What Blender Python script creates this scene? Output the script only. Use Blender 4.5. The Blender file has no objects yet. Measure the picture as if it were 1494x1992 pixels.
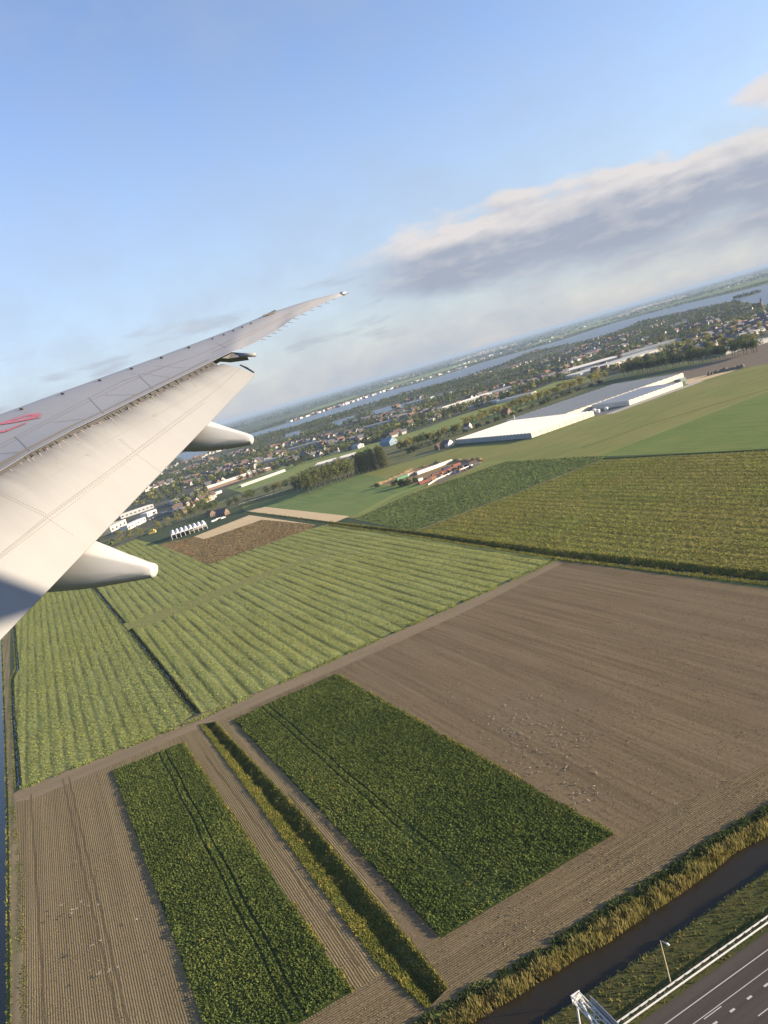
import bpy, math, random
import numpy as np
from mathutils import Vector, Matrix
from mathutils.geometry import delaunay_2d_cdt

random.seed(7); rng = np.random.default_rng(7)
scn = bpy.context.scene
COL = scn.collection
# ------------------------------------------------------------------ camera
H = 100.0                                   # metres above the polder
FPX, CX, CY = 1500.0, 747.0, 996.0          # focal length and centre on the 1494 x 1992 picture
ROLL, PITCH = math.radians(16.12), math.radians(9.66)
EYE = np.array([0, 0, H])
FW = np.array([0, math.cos(PITCH), -math.sin(PITCH)])
_U0 = np.array([0, math.sin(PITCH), math.cos(PITCH)]); _R0 = np.array([1.0, 0, 0])
RT = math.cos(ROLL) * _R0 - math.sin(ROLL) * _U0
UP = math.cos(ROLL) * _U0 + math.sin(ROLL) * _R0
cd = bpy.data.cameras.new('camera'); cam = bpy.data.objects.new('camera', cd); COL.objects.link(cam)
cd.sensor_fit = 'VERTICAL'; cd.sensor_height = 36.0; cd.lens = FPX / 1992 * 36.0
cd.clip_start = 0.1; cd.clip_end = 200000
M = Matrix.Identity(4)
for i in range(3):
    M[i][0] = RT[i]; M[i][1] = UP[i]; M[i][2] = -FW[i]; M[i][3] = EYE[i]
cam.matrix_world = M
scn.camera = cam
# ------------------------------------------------------------------ light
SUN_EL, SUN_AZ = math.radians(13.0), math.radians(99.6)     # azimuth clockwise from +Y
S = Vector((math.cos(SUN_EL) * math.sin(SUN_AZ), math.cos(SUN_EL) * math.cos(SUN_AZ), math.sin(SUN_EL)))
sl = bpy.data.lights.new('sun', 'SUN'); sl.energy = 5.0; sl.angle = math.radians(0.55); sl.color = (1.0, 0.82, 0.58)
so = bpy.data.objects.new('sun', sl); COL.objects.link(so); so.rotation_euler = S.to_track_quat('Z', 'Y').to_euler()
so.location = (200, -50, 300)
vs = scn.view_settings
vs.view_transform = 'Standard'; vs.look = 'None'; vs.gamma = 1.0; vs.use_curve_mapping = False; vs.exposure = 1.44

class NT:
    """small node-tree helper"""
    def __init__(s, tree): s.t = tree; s.n = tree.nodes; s.l = tree.links
    def new(s, typ, ins=None, **kw):
        nd = s.n.new(typ)
        for k, v in kw.items(): setattr(nd, k, v)
        for k, v in (ins or {}).items(): s.put(nd.inputs[k], v)
        return nd
    def put(s, sock, v):
        if hasattr(v, 'is_linked') or isinstance(v, bpy.types.NodeSocket): s.l.new(v, sock)
        else:
            if isinstance(v, (tuple, list)) and sock.type == 'RGBA' and len(v) == 3: v = (*v, 1)
            sock.default_value = v
    def math(s, op, a, b=None, c=None, clamp=False):
        nd = s.n.new('ShaderNodeMath'); nd.operation = op; nd.use_clamp = clamp
        for i, v in enumerate((a, b, c)):
            if v is not None: s.put(nd.inputs[i], v)
        return nd.outputs[0]
    def vdot(s, a, b):
        nd = s.n.new('ShaderNodeVectorMath'); nd.operation = 'DOT_PRODUCT'
        s.put(nd.inputs[0], a); s.put(nd.inputs[1], b); return nd.outputs['Value']
    def xyz(s, x, y, z=0.0): return s.new('ShaderNodeCombineXYZ', {0: x, 1: y, 2: z}).outputs[0]
    def noise(s, vec, scale=1.0, detail=3.0, rough=0.55, dim='3D'):
        nd = s.new('ShaderNodeTexNoise', {'Vector': vec, 'Scale': scale, 'Detail': detail, 'Roughness': rough}, noise_dimensions=dim)
        return nd.outputs['Fac']
    def step(s, v, lo, hi):
        nd = s.n.new('ShaderNodeMapRange'); nd.interpolation_type = 'SMOOTHSTEP'
        s.put(nd.inputs[0], v); s.put(nd.inputs[1], lo); s.put(nd.inputs[2], hi); return nd.outputs[0]
    def mix(s, f, a, b, blend='MIX'):
        nd = s.n.new('ShaderNodeMix'); nd.data_type = 'RGBA'; nd.blend_type = blend
        s.put(nd.inputs[0], f); s.put(nd.inputs[6], a); s.put(nd.inputs[7], b); return nd.outputs[2]
    def ramp(s, f, stops):
        nd = s.n.new('ShaderNodeValToRGB'); s.put(nd.inputs[0], f)
        e = nd.color_ramp.elements
        while len(e) < len(stops): e.new(0.5)
        for i, (p, c) in enumerate(stops): e[i].position = p; e[i].color = (*c, 1)
        return nd.outputs[0]

world = bpy.data.worlds.new('World'); scn.world = world; world.use_nodes = True
w = NT(world.node_tree)
for nd in list(w.n): w.n.remove(nd)
gen = w.new('ShaderNodeTexCoord').outputs['Generated']
sky = w.new('ShaderNodeTexSky', sky_type='NISHITA', sun_disc=False, sun_elevation=SUN_EL, sun_rotation=SUN_AZ,
            altitude=0.0, air_density=1.0, dust_density=0.15, ozone_density=2.2)
sep = w.new('ShaderNodeSeparateXYZ', {0: gen}); dx, dy, dz = sep.outputs
az = w.math('MULTIPLY', w.math('ARCTAN2', dx, dy), 57.2958)
el = w.math('MULTIPLY', w.math('ARCSINE', dz), 57.2958)
# cloud bank: a long flat-based stratocumulus band to the right, thinning out to the left
p1 = w.xyz(w.math('MULTIPLY', az, 0.16), w.math('MULTIPLY', el, 0.42), 3.1)
n1 = w.noise(p1, 1.0, 6.0, 0.50)
p2 = w.xyz(w.math('MULTIPLY', az, 0.055), w.math('MULTIPLY', el, 0.22), 8.4)
n2 = w.noise(p2, 1.0, 2.0, 0.5)
grow = w.math('MULTIPLY', w.math('SMOOTH_MIN', w.math('ADD', az, 2.0), 10.0, 4.0), 1 / 10.0)
mid = w.math('SUBTRACT', 7.35, w.math('MULTIPLY', az, 0.075))
half = w.math('MAXIMUM', w.math('MULTIPLY', grow, 3.7), 0.25)
v = w.math('DIVIDE', w.math('SUBTRACT', el, mid), half)
v = w.math('ADD', v, w.math('MULTIPLY', w.math('SUBTRACT', n2, 0.5), 0.9))
bias = w.math('SUBTRACT', 1.0, w.math('POWER', w.math('ABSOLUTE', v), 2.0))
fall = w.step(az, 1.0, 8.0)
dens = w.math('ADD', w.math('MULTIPLY', bias, 0.85), w.math('MULTIPLY', w.math('SUBTRACT', n1, 0.5), 1.5))
band = w.math('MULTIPLY', w.step(dens, w.math('SUBTRACT', 0.10, w.math('MULTIPLY', w.step(v, 0.6, -0.9), 0.22)), w.math('ADD', 0.34, w.math('MULTIPLY', w.step(v, 0.5, -0.6), 0.45))), fall)
pb = w.math('SUBTRACT', 1.0, w.math('ADD', w.math('POWER', w.math('DIVIDE', w.math('SUBTRACT', az, 33.0), 5.5), 2.0), w.math('POWER', w.math('DIVIDE', w.math('SUBTRACT', el, 9.9), 1.3), 2.0)))
puff = w.step(w.math('ADD', w.math('MULTIPLY', w.math('MAXIMUM', pb, -1.0), 0.55), w.math('MULTIPLY', w.math('SUBTRACT', n1, 0.5), 1.8)), 0.02, 0.5)
band = w.math('MAXIMUM', band, w.math('MULTIPLY', puff, w.math('GREATER_THAN', pb, -0.99)))
# stray small clouds
p3 = w.xyz(w.math('MULTIPLY', az, 0.17), w.math('MULTIPLY', el, 0.75), 21.7)
n3 = w.noise(p3, 1.0, 6.0, 0.55)
lowm = w.math('MULTIPLY', w.step(el, 1.0, 3.5), w.math('SUBTRACT', 1.0, w.step(el, 5.5, 10.0)))
stray = w.math('MULTIPLY', w.math('MULTIPLY', w.step(n3, 0.53, 0.70), lowm), 0.7)
# hazy air: pale towards the horizon, with faint streaks of high cloud
p4 = w.xyz(w.math('MULTIPLY', az, 0.035), w.math('MULTIPLY', el, 0.12), 5.0)
n4 = w.noise(p4, 1.0, 5.0, 0.55)
lowh = w.math('POWER', w.math('SUBTRACT', 1.0, w.step(w.math('ABSOLUTE', el), -2.0, 22.0)), 1.3)
veil = w.math('ADD', w.math('MULTIPLY', lowh, 0.78), w.math('MULTIPLY', w.step(n4, 0.35, 0.75), 0.16))
n6 = w.noise(w.xyz(w.math('MULTIPLY', az, 0.22), w.math('MULTIPLY', el, 0.30), 31.0), 1.0, 4.0, 0.6)
veil = w.math('ADD', veil, w.math('MULTIPLY_ADD', w.math('SUBTRACT', n6, 0.5), 0.42, 0.10), clamp=True)
mask = w.math('MAXIMUM', band, stray)
# sunlit tops, grey undersides
n5 = w.noise(w.xyz(w.math('ADD', w.math('MULTIPLY', az, 0.16), 0.10), w.math('ADD', w.math('MULTIPLY', el, 0.42), 0.16), 3.1), 1.0, 6.0, 0.50)
edge = w.math('MULTIPLY', w.math('SUBTRACT', n1, n5), 2.6)
lit = w.math('ADD', w.math('ADD', w.math('MULTIPLY', w.step(v, 0.10, 0.80), 1.05), edge), w.math('MULTIPLY', w.math('SUBTRACT', n2, 0.5), 0.6), clamp=True)
lit = w.math('ADD', lit, w.math('MULTIPLY', stray, 0.35), clamp=True)
ccol = w.mix(lit, (1.32, 1.47, 1.82), (2.85, 2.66, 2.58))
veilc = (1.66, 1.88, 2.20)
skyc = w.mix(veil, w.mix(1.0, sky.outputs[0], (1.10, 0.985, 1.07), 'MULTIPLY'), veilc)
tot = w.mix(w.math('MULTIPLY', mask, 0.9), skyc, ccol)
bgn = w.new('ShaderNodeBackground', {'Color': tot, 'Strength': 0.105})
wo = w.new('ShaderNodeOutputWorld', {'Surface': bgn.outputs[0]})
world.cycles.sampling_method = 'MANUAL'; world.cycles.sample_map_resolution = 512
# ------------------------------------------------------------------ renderer
scn.render.engine = 'CYCLES'
cy = scn.cycles
cy.max_bounces = 5; cy.diffuse_bounces = 2; cy.glossy_bounces = 2; cy.transmission_bounces = 2; cy.volume_bounces = 0
cy.transparent_max_bounces = 8; cy.use_denoising = True; cy.caustics_reflective = False; cy.caustics_refractive = False
cy.sample_clamp_indirect = 4.0
try: cy.denoiser = 'OPENIMAGEDENOISE'
except Exception: pass

# ================================================================== helpers
def ray(u, v): return FW + RT * (u - CX) / FPX + UP * (CY - v) / FPX
def G(u, v, z=0.0):
    """place on the polder (height z) that a picture point shows"""
    d = ray(u, v); return EYE + d * ((z - H) / d[2])
def G2(u, v, z=0.0): return G(u, v, z)[:2]
def nrm(a): a = np.asarray(a, float); return a / np.linalg.norm(a)
ROW = nrm((0.39, -0.921)); ACR = nrm((0.921, 0.39))         # the polder grid
RD = nrm((0.9356, 0.3531)); RN = np.array([-RD[1], RD[0]])  # motorway direction and its normal

def link(o, parent=None):
    COL.objects.link(o)
    if parent is not None: o.parent = parent
    return o
def tag(o, label=None, cat=None, group=None, kind=None):
    if label: o['label'] = label
    if cat: o['category'] = cat
    if group: o['group'] = group
    if kind: o['kind'] = kind
    return o
def empty(name, loc=(0, 0, 0), rz=0.0, sc=1.0, parent=None):
    o = bpy.data.objects.new(name, None); link(o, parent); o.location = loc; o.rotation_euler = (0, 0, rz)
    o.scale = (sc, sc, sc) if not hasattr(sc, '__len__') else sc; o.empty_display_size = 0.5
    return o
def mesh_np(name, V, F, mats, rnd=None, midx=None, smooth=False):
    """V (n,3); F (m,k) equal-sided faces"""
    V = np.asarray(V, np.float32); F = np.asarray(F, np.int32)
    me = bpy.data.meshes.new(name)
    me.vertices.add(len(V)); me.vertices.foreach_set('co', V.ravel())
    k = F.shape[1]
    me.loops.add(F.size); me.loops.foreach_set('vertex_index', F.ravel())
    me.polygons.add(len(F)); me.polygons.foreach_set('loop_start', np.arange(0, F.size, k, dtype=np.int32))
    try: me.polygons.foreach_set('loop_total', np.full(len(F), k, np.int32))
    except Exception: pass
    for m_ in (mats if isinstance(mats, (list, tuple)) else [mats]): me.materials.append(m_)
    if midx is not None: me.polygons.foreach_set('material_index', np.asarray(midx, np.int32))
    if rnd is not None:
        a = me.attributes.new('rnd', 'FLOAT', 'POINT'); a.data.foreach_set('value', np.asarray(rnd, np.float32))
    if smooth: me.polygons.foreach_set('use_smooth', np.ones(len(F), bool))
    me.update(calc_edges=True); me.validate()
    return me
def obj(name, me, parent=None, loc=None, rz=None):
    o = bpy.data.objects.new(name, me); link(o, parent)
    if loc is not None: o.location = loc
    if rz is not None: o.rotation_euler = (0, 0, rz)
    return o
class MB:
    """collects polygons of any size into one mesh"""
    def __init__(s): s.v = []; s.f = []; s.m = []
    def add(s, V, F, m=0):
        b = len(s.v); s.v += [tuple(map(float, p)) for p in V]
        s.f += [tuple(i + b for i in f) for f in F]; s.m += [m] * len(F)
    def box(s, c, size, m=0, ax=None):
        """box about c; size = full extents along the axes ax"""
        ax = ax if ax is not None else np.eye(3); c = np.asarray(c, float)
        e = [np.asarray(ax[i], float) * size[i] / 2 for i in range(3)]
        P = [c + sx * e[0] + sy * e[1] + sz * e[2] for sx in (-1, 1) for sy in (-1, 1) for sz in (-1, 1)]
        s.add(P, [(0, 1, 3, 2), (4, 6, 7, 5), (0, 4, 5, 1), (2, 3, 7, 6), (0, 2, 6, 4), (1, 5, 7, 3)], m)
    def beam(s, a, b, wd, ht=None, m=0, upv=(0, 0, 1)):
        a = np.asarray(a, float); b = np.asarray(b, float); d = b - a; L = np.linalg.norm(d); d /= L
        upv = np.asarray(upv, float)
        if abs(d @ upv) > 0.95: upv = np.array([0, 1.0, 0])
        x = nrm(np.cross(d, upv)); z = np.cross(x, d)
        s.box((a + b) / 2, (wd, L, ht or wd), m, (x, d, z))
    def tube(s, pts, rad, n=8, m=0, cap=True):
        pts = [np.asarray(p, float) for p in pts]; rad = rad if hasattr(rad, '__len__') else [rad] * len(pts)
        rings = []
        for i, p in enumerate(pts):
            d = nrm(pts[min(i + 1, len(pts) - 1)] - pts[max(i - 1, 0)])
            h = np.array([0, 0, 1.0]) if abs(d[2]) < 0.9 else np.array([0, 1.0, 0])
            x = nrm(np.cross(d, h)); y = np.cross(d, x)
            rings.append([p + rad[i] * (math.cos(2 * math.pi * k / n) * x + math.sin(2 * math.pi * k / n) * y) for k in range(n)])
        V = [q for r_ in rings for q in r_]
        F = [(i * n + k, i * n + (k + 1) % n, (i + 1) * n + (k + 1) % n, (i + 1) * n + k) for i in range(len(pts) - 1) for k in range(n)]
        if cap: F += [tuple(range(n))[::-1], tuple(range((len(pts) - 1) * n, len(pts) * n))]
        s.add(V, F, m)
    def mesh(s, name, mats, smooth=False):
        me = bpy.data.meshes.new(name); me.from_pydata(s.v, [], s.f)
        for m_ in (mats if isinstance(mats, (list, tuple)) else [mats]): me.materials.append(m_)
        me.polygons.foreach_set('material_index', s.m)
        if smooth: me.polygons.foreach_set('use_smooth', [True] * len(s.f))
        me.validate(); me.update(); return me
    def build(s, name, mats, parent=None, smooth=False, loc=None, rz=None):
        return obj(name, s.mesh(name, mats, smooth), parent, loc, rz)

# ------------------------------------------------------------------ materials
def new_mat(name):
    m = bpy.data.materials.new(name); m.use_nodes = True; t = NT(m.node_tree)
    for nd in list(t.n): t.n.remove(nd)
    return m, t
def finish(t, shader): t.new('ShaderNodeOutputMaterial', {'Surface': shader})
def plain(name, col, rough=0.7, metal=0.0, var=0.12, scale=0.6, spec=0.3, objvar=0.0):
    m, t = new_mat(name)
    P = t.new('ShaderNodeTexCoord').outputs['Object']
    f = t.noise(P, scale, 4.0, 0.6)
    c = t.mix(f, tuple(x * (1 - var) for x in col), tuple(min(1, x * (1 + var)) for x in col))
    if objvar:
        r_ = t.new('ShaderNodeObjectInfo').outputs['Random']
        c = t.mix(t.math('MULTIPLY', r_, objvar), c, (0.05, 0.05, 0.05))
    b = t.new('ShaderNodeBsdfPrincipled', {'Base Color': c, 'Roughness': rough, 'Metallic': metal, 'Specular IOR Level': spec})
    finish(t, b.outputs[0]); return m
def leafy(name, stops, trans=0.25, objw=0.35, patch=None):
    """foliage: colour varies leaf by leaf (rnd) and from plant to plant"""
    m, t = new_mat(name)
    a = t.new('ShaderNodeAttribute', attribute_name='rnd').outputs['Fac']
    r_ = t.new('ShaderNodeObjectInfo').outputs['Random']
    f = t.math('ADD', t.math('MULTIPLY', a, 1 - objw), t.math('MULTIPLY', r_, objw))
    c = t.ramp(f, stops)
    if patch:
        P = t.new('ShaderNodeTexCoord').outputs['Object']
        k = t.step(t.noise(P, patch[0], 3.0), 0.42, 0.62)
        c = t.mix(t.math('MULTIPLY', k, patch[2]), c, patch[1])
    d = t.new('ShaderNodeBsdfDiffuse', {'Color': c})
    tr = t.new('ShaderNodeBsdfTranslucent', {'Color': c})
    mx = t.new('ShaderNodeMixShader', {0: trans, 1: d.outputs[0], 2: tr.outputs[0]})
    finish(t, mx.outputs[0]); return m
def field(name, c1, c2, c3=None, rows=None, rowdir=ROW, rowamt=0.35, streak=0.5, fine=1.2, patch=0.02, bump=0.15, rough=0.95, patchamt=0.5, rowlong=0.02, wob=0.25, rowpow=1.0, wide=0.0):
    """ground cover: large patches, streaks along the rows, fine grain and periodic rows"""
    m, t = new_mat(name)
    P = t.new('ShaderNodeTexCoord').outputs['Object']
    a = t.vdot(P, (rowdir[0], rowdir[1], 0)); b = t.vdot(P, (-rowdir[1], rowdir[0], 0))
    big = t.noise(P, patch, 4.0, 0.6)
    st = t.noise(t.xyz(t.math('MULTIPLY', a, rowlong), t.math('MULTIPLY', b, streak), 0.0), 1.0, 4.0, 0.65)
    fi = t.noise(P, fine, 4.0, 0.7)
    f = t.math('ADD', t.math('ADD', t.math('MULTIPLY', st, 0.55), t.math('MULTIPLY', fi, 0.45)), 0.0)
    gr_ = t.noise(P, fine * 3.3, 3.0, 0.75)
    f = t.math('ADD', t.step(f, 0.32, 0.68), t.math('MULTIPLY', t.math('SUBTRACT', gr_, 0.5), 1.1), clamp=True)
    c = t.mix(f, c1, c2)
    if c3: c = t.mix(t.math('MULTIPLY', t.step(big, 0.42, 0.62), patchamt), c, c3)
    if wide:
        wd_ = t.noise(t.xyz(t.math('MULTIPLY', a, 0.006), t.math('MULTIPLY', b, 0.22), 9.0), 1.0, 3.0, 0.6)
        c = t.mix(t.math('MULTIPLY', t.step(wd_, 0.38, 0.66), wide), c, tuple(x * 0.55 for x in c1))
    hgt = t.math('ADD', t.math('MULTIPLY', fi, 0.6), t.math('MULTIPLY', gr_, 0.5))
    if rows:
        wb = t.math('MULTIPLY', t.math('SUBTRACT', t.noise(P, 0.35, 3.0), 0.5), wob)
        sn = t.math('SINE', t.math('MULTIPLY', t.math('ADD', b, wb), 2 * math.pi / rows))
        k = t.math('POWER', t.math('MULTIPLY_ADD', sn, 0.5, 0.5), rowpow)
        am = t.math('MULTIPLY', t.step(t.noise(t.xyz(t.math('MULTIPLY', a, 0.03), t.math('MULTIPLY', b, 0.12), 4.0), 1.0, 3.0), 0.34, 0.66), 1.7 * rowamt)
        c = t.mix(t.math('MULTIPLY', k, am), c, tuple(x * 0.45 for x in c1))
        hgt = t.math('SUBTRACT', hgt, t.math('MULTIPLY', k, 0.7))
    bp = t.new('ShaderNodeBump', {'Height': hgt, 'Strength': 0.8, 'Distance': bump})
    s_ = t.new('ShaderNodeBsdfPrincipled', {'Base Color': c, 'Roughness': rough, 'Specular IOR Level': 0.1, 'Normal': bp.outputs[0]})
    finish(t, s_.outputs[0]); return m
def water(name, col, rough=0.08, scale=0.5, bump=0.03):
    m, t = new_mat(name)
    P = t.new('ShaderNodeTexCoord').outputs['Object']
    n = t.noise(P, scale, 4.0, 0.6)
    bp = t.new('ShaderNodeBump', {'Height': n, 'Strength': 0.5, 'Distance': bump})
    s_ = t.new('ShaderNodeBsdfPrincipled', {'Base Color': col, 'Roughness': rough, 'IOR': 1.33, 'Specular IOR Level': 0.5, 'Normal': bp.outputs[0]})
    finish(t, s_.outputs[0]); return m

MT = {}
MT['ground'] = field('ground_far', (0.028, 0.045, 0.022), (0.060, 0.080, 0.036), (0.12, 0.14, 0.06), rows=None, streak=0.004, rowlong=0.0015, rowdir=nrm((0.96, 0.28)), fine=0.004, patch=0.0011, bump=0.0, patchamt=0.8)
MT['village'] = field('village_ground', (0.050, 0.055, 0.040), (0.085, 0.09, 0.055), (0.13, 0.12, 0.10), streak=0.02, rowlong=0.01, fine=0.06, patch=0.008, bump=0.0, patchamt=0.7)
MT['rough'] = field('rough_grass', (0.060, 0.072, 0.026), (0.115, 0.125, 0.045), (0.15, 0.14, 0.07), streak=0.1, rowlong=0.05, fine=0.15, patch=0.02, bump=0.05, patchamt=0.6)
MT['soil'] = field('bare_soil', (0.138, 0.105, 0.052), (0.25, 0.194, 0.106), (0.188, 0.146, 0.082), wide=0.22, rows=0.5, rowamt=0.12, streak=1.3, fine=1.6, patch=0.018, bump=0.10, patchamt=0.55, rowlong=0.015)
MT['soil_big'] = field('harrowed_soil', (0.112, 0.081, 0.043), (0.212, 0.158, 0.090), (0.166, 0.126, 0.076), wide=0.30, rows=None, rowamt=0.08, streak=0.9, fine=1.3, patch=0.014, bump=0.10, patchamt=0.6, rowlong=0.02, wob=1.2)
MT['soil_head'] = field('headland_soil', (0.112, 0.082, 0.042), (0.25, 0.190, 0.103), (0.170, 0.130, 0.074), wide=0.2, rows=0.5, rowdir=RD, rowamt=0.10, streak=1.3, fine=1.8, patch=0.03, bump=0.10, patchamt=0.5)
MT['track'] = field('packed_track', (0.165, 0.125, 0.074), (0.26, 0.203, 0.126), (0.205, 0.16, 0.10), rows=1.9, rowdir=RD, rowamt=0.18, streak=0.8, fine=0.9, patch=0.05, bump=0.04)
MT['rut'] = field('wheel_rut', (0.085, 0.062, 0.032), (0.150, 0.112, 0.060), streak=1.0, fine=2.0, bump=0.05)
MT['path'] = field('grass_path', (0.14, 0.115, 0.06), (0.23, 0.18, 0.11), (0.12, 0.13, 0.05), rows=2.2, rowamt=0.2, streak=0.7, fine=0.9, patch=0.04, bump=0.05)
MT['mustard'] = field('green_manure', (0.14, 0.158, 0.048), (0.285, 0.295, 0.100), (0.25, 0.25, 0.065), rowpow=3.0, rows=5.6, rowamt=0.55, streak=0.45, fine=0.8, patch=0.016, bump=0.2, rowlong=0.012, wob=0.5)
MT['mustard2'] = field('green_manure_left', (0.145, 0.162, 0.052), (0.265, 0.275, 0.100), (0.22, 0.225, 0.062), rowpow=3.0, rows=4.5, rowamt=0.35, streak=0.35, fine=0.9, patch=0.014, bump=0.2, rowlong=0.012, wob=0.8)
MT['lane'] = field('mown_lane', (0.14, 0.150, 0.045), (0.22, 0.225, 0.075), (0.20, 0.175, 0.07), rowdir=ACR, streak=0.6, fine=0.9, patch=0.05, bump=0.05)
MT['beet'] = field('crop_floor', (0.030, 0.045, 0.012), (0.055, 0.075, 0.020), fine=1.6, streak=0.6, bump=0.15)
MT['olive'] = field('olive_crop', (0.13, 0.135, 0.030), (0.235, 0.225, 0.056), (0.25, 0.19, 0.064), rows=6.5, rowamt=0.25, streak=0.35, fine=0.7, patch=0.010, bump=0.2, rowlong=0.008, wob=3.0, patchamt=0.55)
MT['strip'] = field('dark_strip_crop', (0.085, 0.118, 0.036), (0.145, 0.18, 0.058), (0.14, 0.165, 0.055), rows=None, streak=0.3, fine=0.5, patch=0.012, bump=0.15)
MT['meadow'] = field('meadow_grass', (0.13, 0.168, 0.044), (0.195, 0.235, 0.068), (0.215, 0.23, 0.08), rowdir=ACR, streak=0.12, fine=0.3, patch=0.012, bump=0.05, patchamt=0.5)
MT['dgreen'] = field('leek_field', (0.082, 0.128, 0.040), (0.145, 0.198, 0.060), (0.155, 0.19, 0.055), rows=None, streak=0.16, fine=0.4, patch=0.01, bump=0.12)
MT['olive2'] = field('grass_olive', (0.125, 0.138, 0.036), (0.195, 0.205, 0.056), (0.215, 0.195, 0.066), rowdir=ACR, streak=0.15, fine=0.4, patch=0.012, bump=0.1)
MT['bright'] = field('bright_green_crop', (0.095, 0.135, 0.030), (0.145, 0.19, 0.045), (0.16, 0.185, 0.05), rowdir=ROW, streak=0.4, rows=7.0, rowamt=0.12, fine=0.6, patch=0.02, bump=0.1)
MT['brown'] = field('withered_crop', (0.165, 0.115, 0.058), (0.29, 0.205, 0.11), (0.19, 0.165, 0.08), rowdir=ACR, streak=0.25, fine=0.7, patch=0.03, bump=0.2)
MT['pale'] = field('pale_stubble', (0.44, 0.335, 0.19), (0.60, 0.465, 0.28), (0.50, 0.38, 0.22), streak=0.5, fine=0.8, patch=0.03, bump=0.05)
MT['darkfield'] = field('ploughed_far', (0.125, 0.10, 0.072), (0.175, 0.145, 0.10), rowdir=ACR, streak=0.3, fine=0.5, bump=0.05)
MT['asphalt'] = field('asphalt', (0.060, 0.050, 0.042), (0.088, 0.075, 0.064), (0.072, 0.062, 0.052), wide=0.35, rowdir=RD, streak=0.9, fine=3.0, patch=0.06, bump=0.01, rough=0.8)
MT['road'] = field('village_road', (0.13, 0.125, 0.12), (0.19, 0.18, 0.165), streak=0.5, fine=0.6, bump=0.0)
MT['apron'] = plain('concrete_apron', (0.36, 0.33, 0.29), 0.9, var=0.25, scale=0.08)
MT['bank'] = field('bank_grass', (0.060, 0.085, 0.022), (0.14, 0.155, 0.040), (0.17, 0.15, 0.05), rowdir=RD, streak=0.5, fine=1.3, patch=0.08, bump=0.25)
MT['verge'] = field('verge_grass', (0.040, 0.050, 0.015), (0.085, 0.088, 0.028), (0.085, 0.07, 0.028), rowdir=RD, streak=0.5, fine=1.5, patch=0.08, bump=0.2)
MT['canal'] = water('canal_water', (0.022, 0.017, 0.009), 0.10, 0.8, 0.02)
MT['lakewater'] = water('lake_water', (0.035, 0.055, 0.085), 0.28, 0.02, 0.35)
MT['white_paint'] = plain('road_paint', (0.50, 0.47, 0.42), 0.7, var=0.15, scale=0.8)

# ================================================================== ground, cut into fields
GROUND = [('ground', 'ground', None, 'ground')]          # name, material, polygon, kind of piece
def px(*pts): return [tuple(G2(*p)) for p in pts]
def rd(s_, t_): return tuple(s_ * RD + t_ * RN)
LAYERS = []
def layer(name, mat, poly): LAYERS.append((name, mat, poly))
BIG = 60000.0
layer('ground', 'ground', [(-BIG, -400), (BIG, -400), (BIG, BIG), (-BIG, BIG)])
VILLAGE_PX = [(150, 990), (330, 897), (420, 880), (500, 852), (560, 835), (647, 809), (731, 784), (791, 764), (875, 744), (980, 710), (1025, 688), (1136, 665), (1200, 647), (1244, 628), (1311, 612), (1429, 588), (1494, 598), (1640, 560),
    (1660, 640), (1494, 655), (1380, 690), (1290, 700), (1170, 728), (1081, 742), (1000, 776), (894, 808), (836, 830), (758, 854), (624, 889), (537, 911), (440, 950), (395, 990), (330, 1010), (223, 1065), (150, 1100), (60, 1100)]
layer('village_ground', 'village', px(*VILLAGE_PX))
LAKE_PX = [(150, 985), (330, 895), (420, 879), (500, 850), (560, 832), (647, 807), (731, 782), (791, 762), (875, 742), (980, 708), (1025, 686), (1136, 663), (1200, 645), (1244, 626), (1311, 610), (1429, 585), (1494, 594), (1640, 556),
    (1640, 514), (1494, 553), (1422, 571), (1311, 596), (1200, 627), (1088, 663), (940, 705), (882, 724), (815, 745), (728, 768), (667, 788), (600, 811), (530, 832), (490, 843), (300, 897), (150, 940)]
layer('lake', None, px(*LAKE_PX))
layer('lake_island', 'village', px((1426, 583), (1470, 573), (1482, 568), (1474, 567), (1450, 572), (1428, 578)))
for pts in ([(643, 829), (646, 821), (690, 808), (694, 813), (662, 828)], [(552, 856), (556, 845), (584, 837), (585, 845)], [(716, 803), (760, 789), (768, 795), (735, 808)], [(770, 789), (812, 777), (820, 783), (780, 794)], [(340, 900), (360, 888), (398, 878), (402, 884), (370, 897)],
            [(1300, 634), (1345, 622), (1352, 625), (1310, 638)], [(1130, 688), (1165, 678), (1170, 681), (1138, 691)], [(828, 775), (866, 764), (870, 768), (836, 780)]):
    layer('pond', None, px(*pts))
# far shore fields (beyond the lake)
FAR = [([(700, 772), (800, 744), (880, 717), (940, 699), (940, 694), (860, 717), (760, 748)], 'meadow'), ([(1000, 684), (1100, 655), (1200, 623), (1200, 615), (1100, 645)], 'meadow'),
       ([(1230, 613), (1330, 586), (1440, 560), (1494, 545), (1494, 538), (1400, 561), (1290, 592)], 'bright'), ([(1180, 622), (1290, 588), (1340, 577), (1330, 573), (1250, 596)], 'pale'),
       ([(1040, 662), (1130, 636), (1180, 622), (1160, 622), (1080, 645)], 'bright'), ([(860, 713), (950, 686), (1010, 669), (1000, 667), (930, 686)], 'pale'),
       ([(1340, 574), (1494, 533), (1494, 528), (1380, 557)], 'olive2'), ([(560, 815), (640, 789), (700, 770), (690, 769), (620, 791)], 'meadow'), ([(740, 750), (820, 727), (810, 726), (740, 746)], 'pale')]
for pts, m_ in FAR: layer('far_field', m_, px(*pts))
layer('meadow', 'meadow', px((440, 950), (537, 911), (624, 889), (758, 854), (836, 830), (894, 808), (1000, 776), (1081, 742), (1170, 728), (1176, 738), (1085, 762), (1000, 802), (890, 834), (768, 864), (700, 886), (580, 925), (470, 958)))
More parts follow.
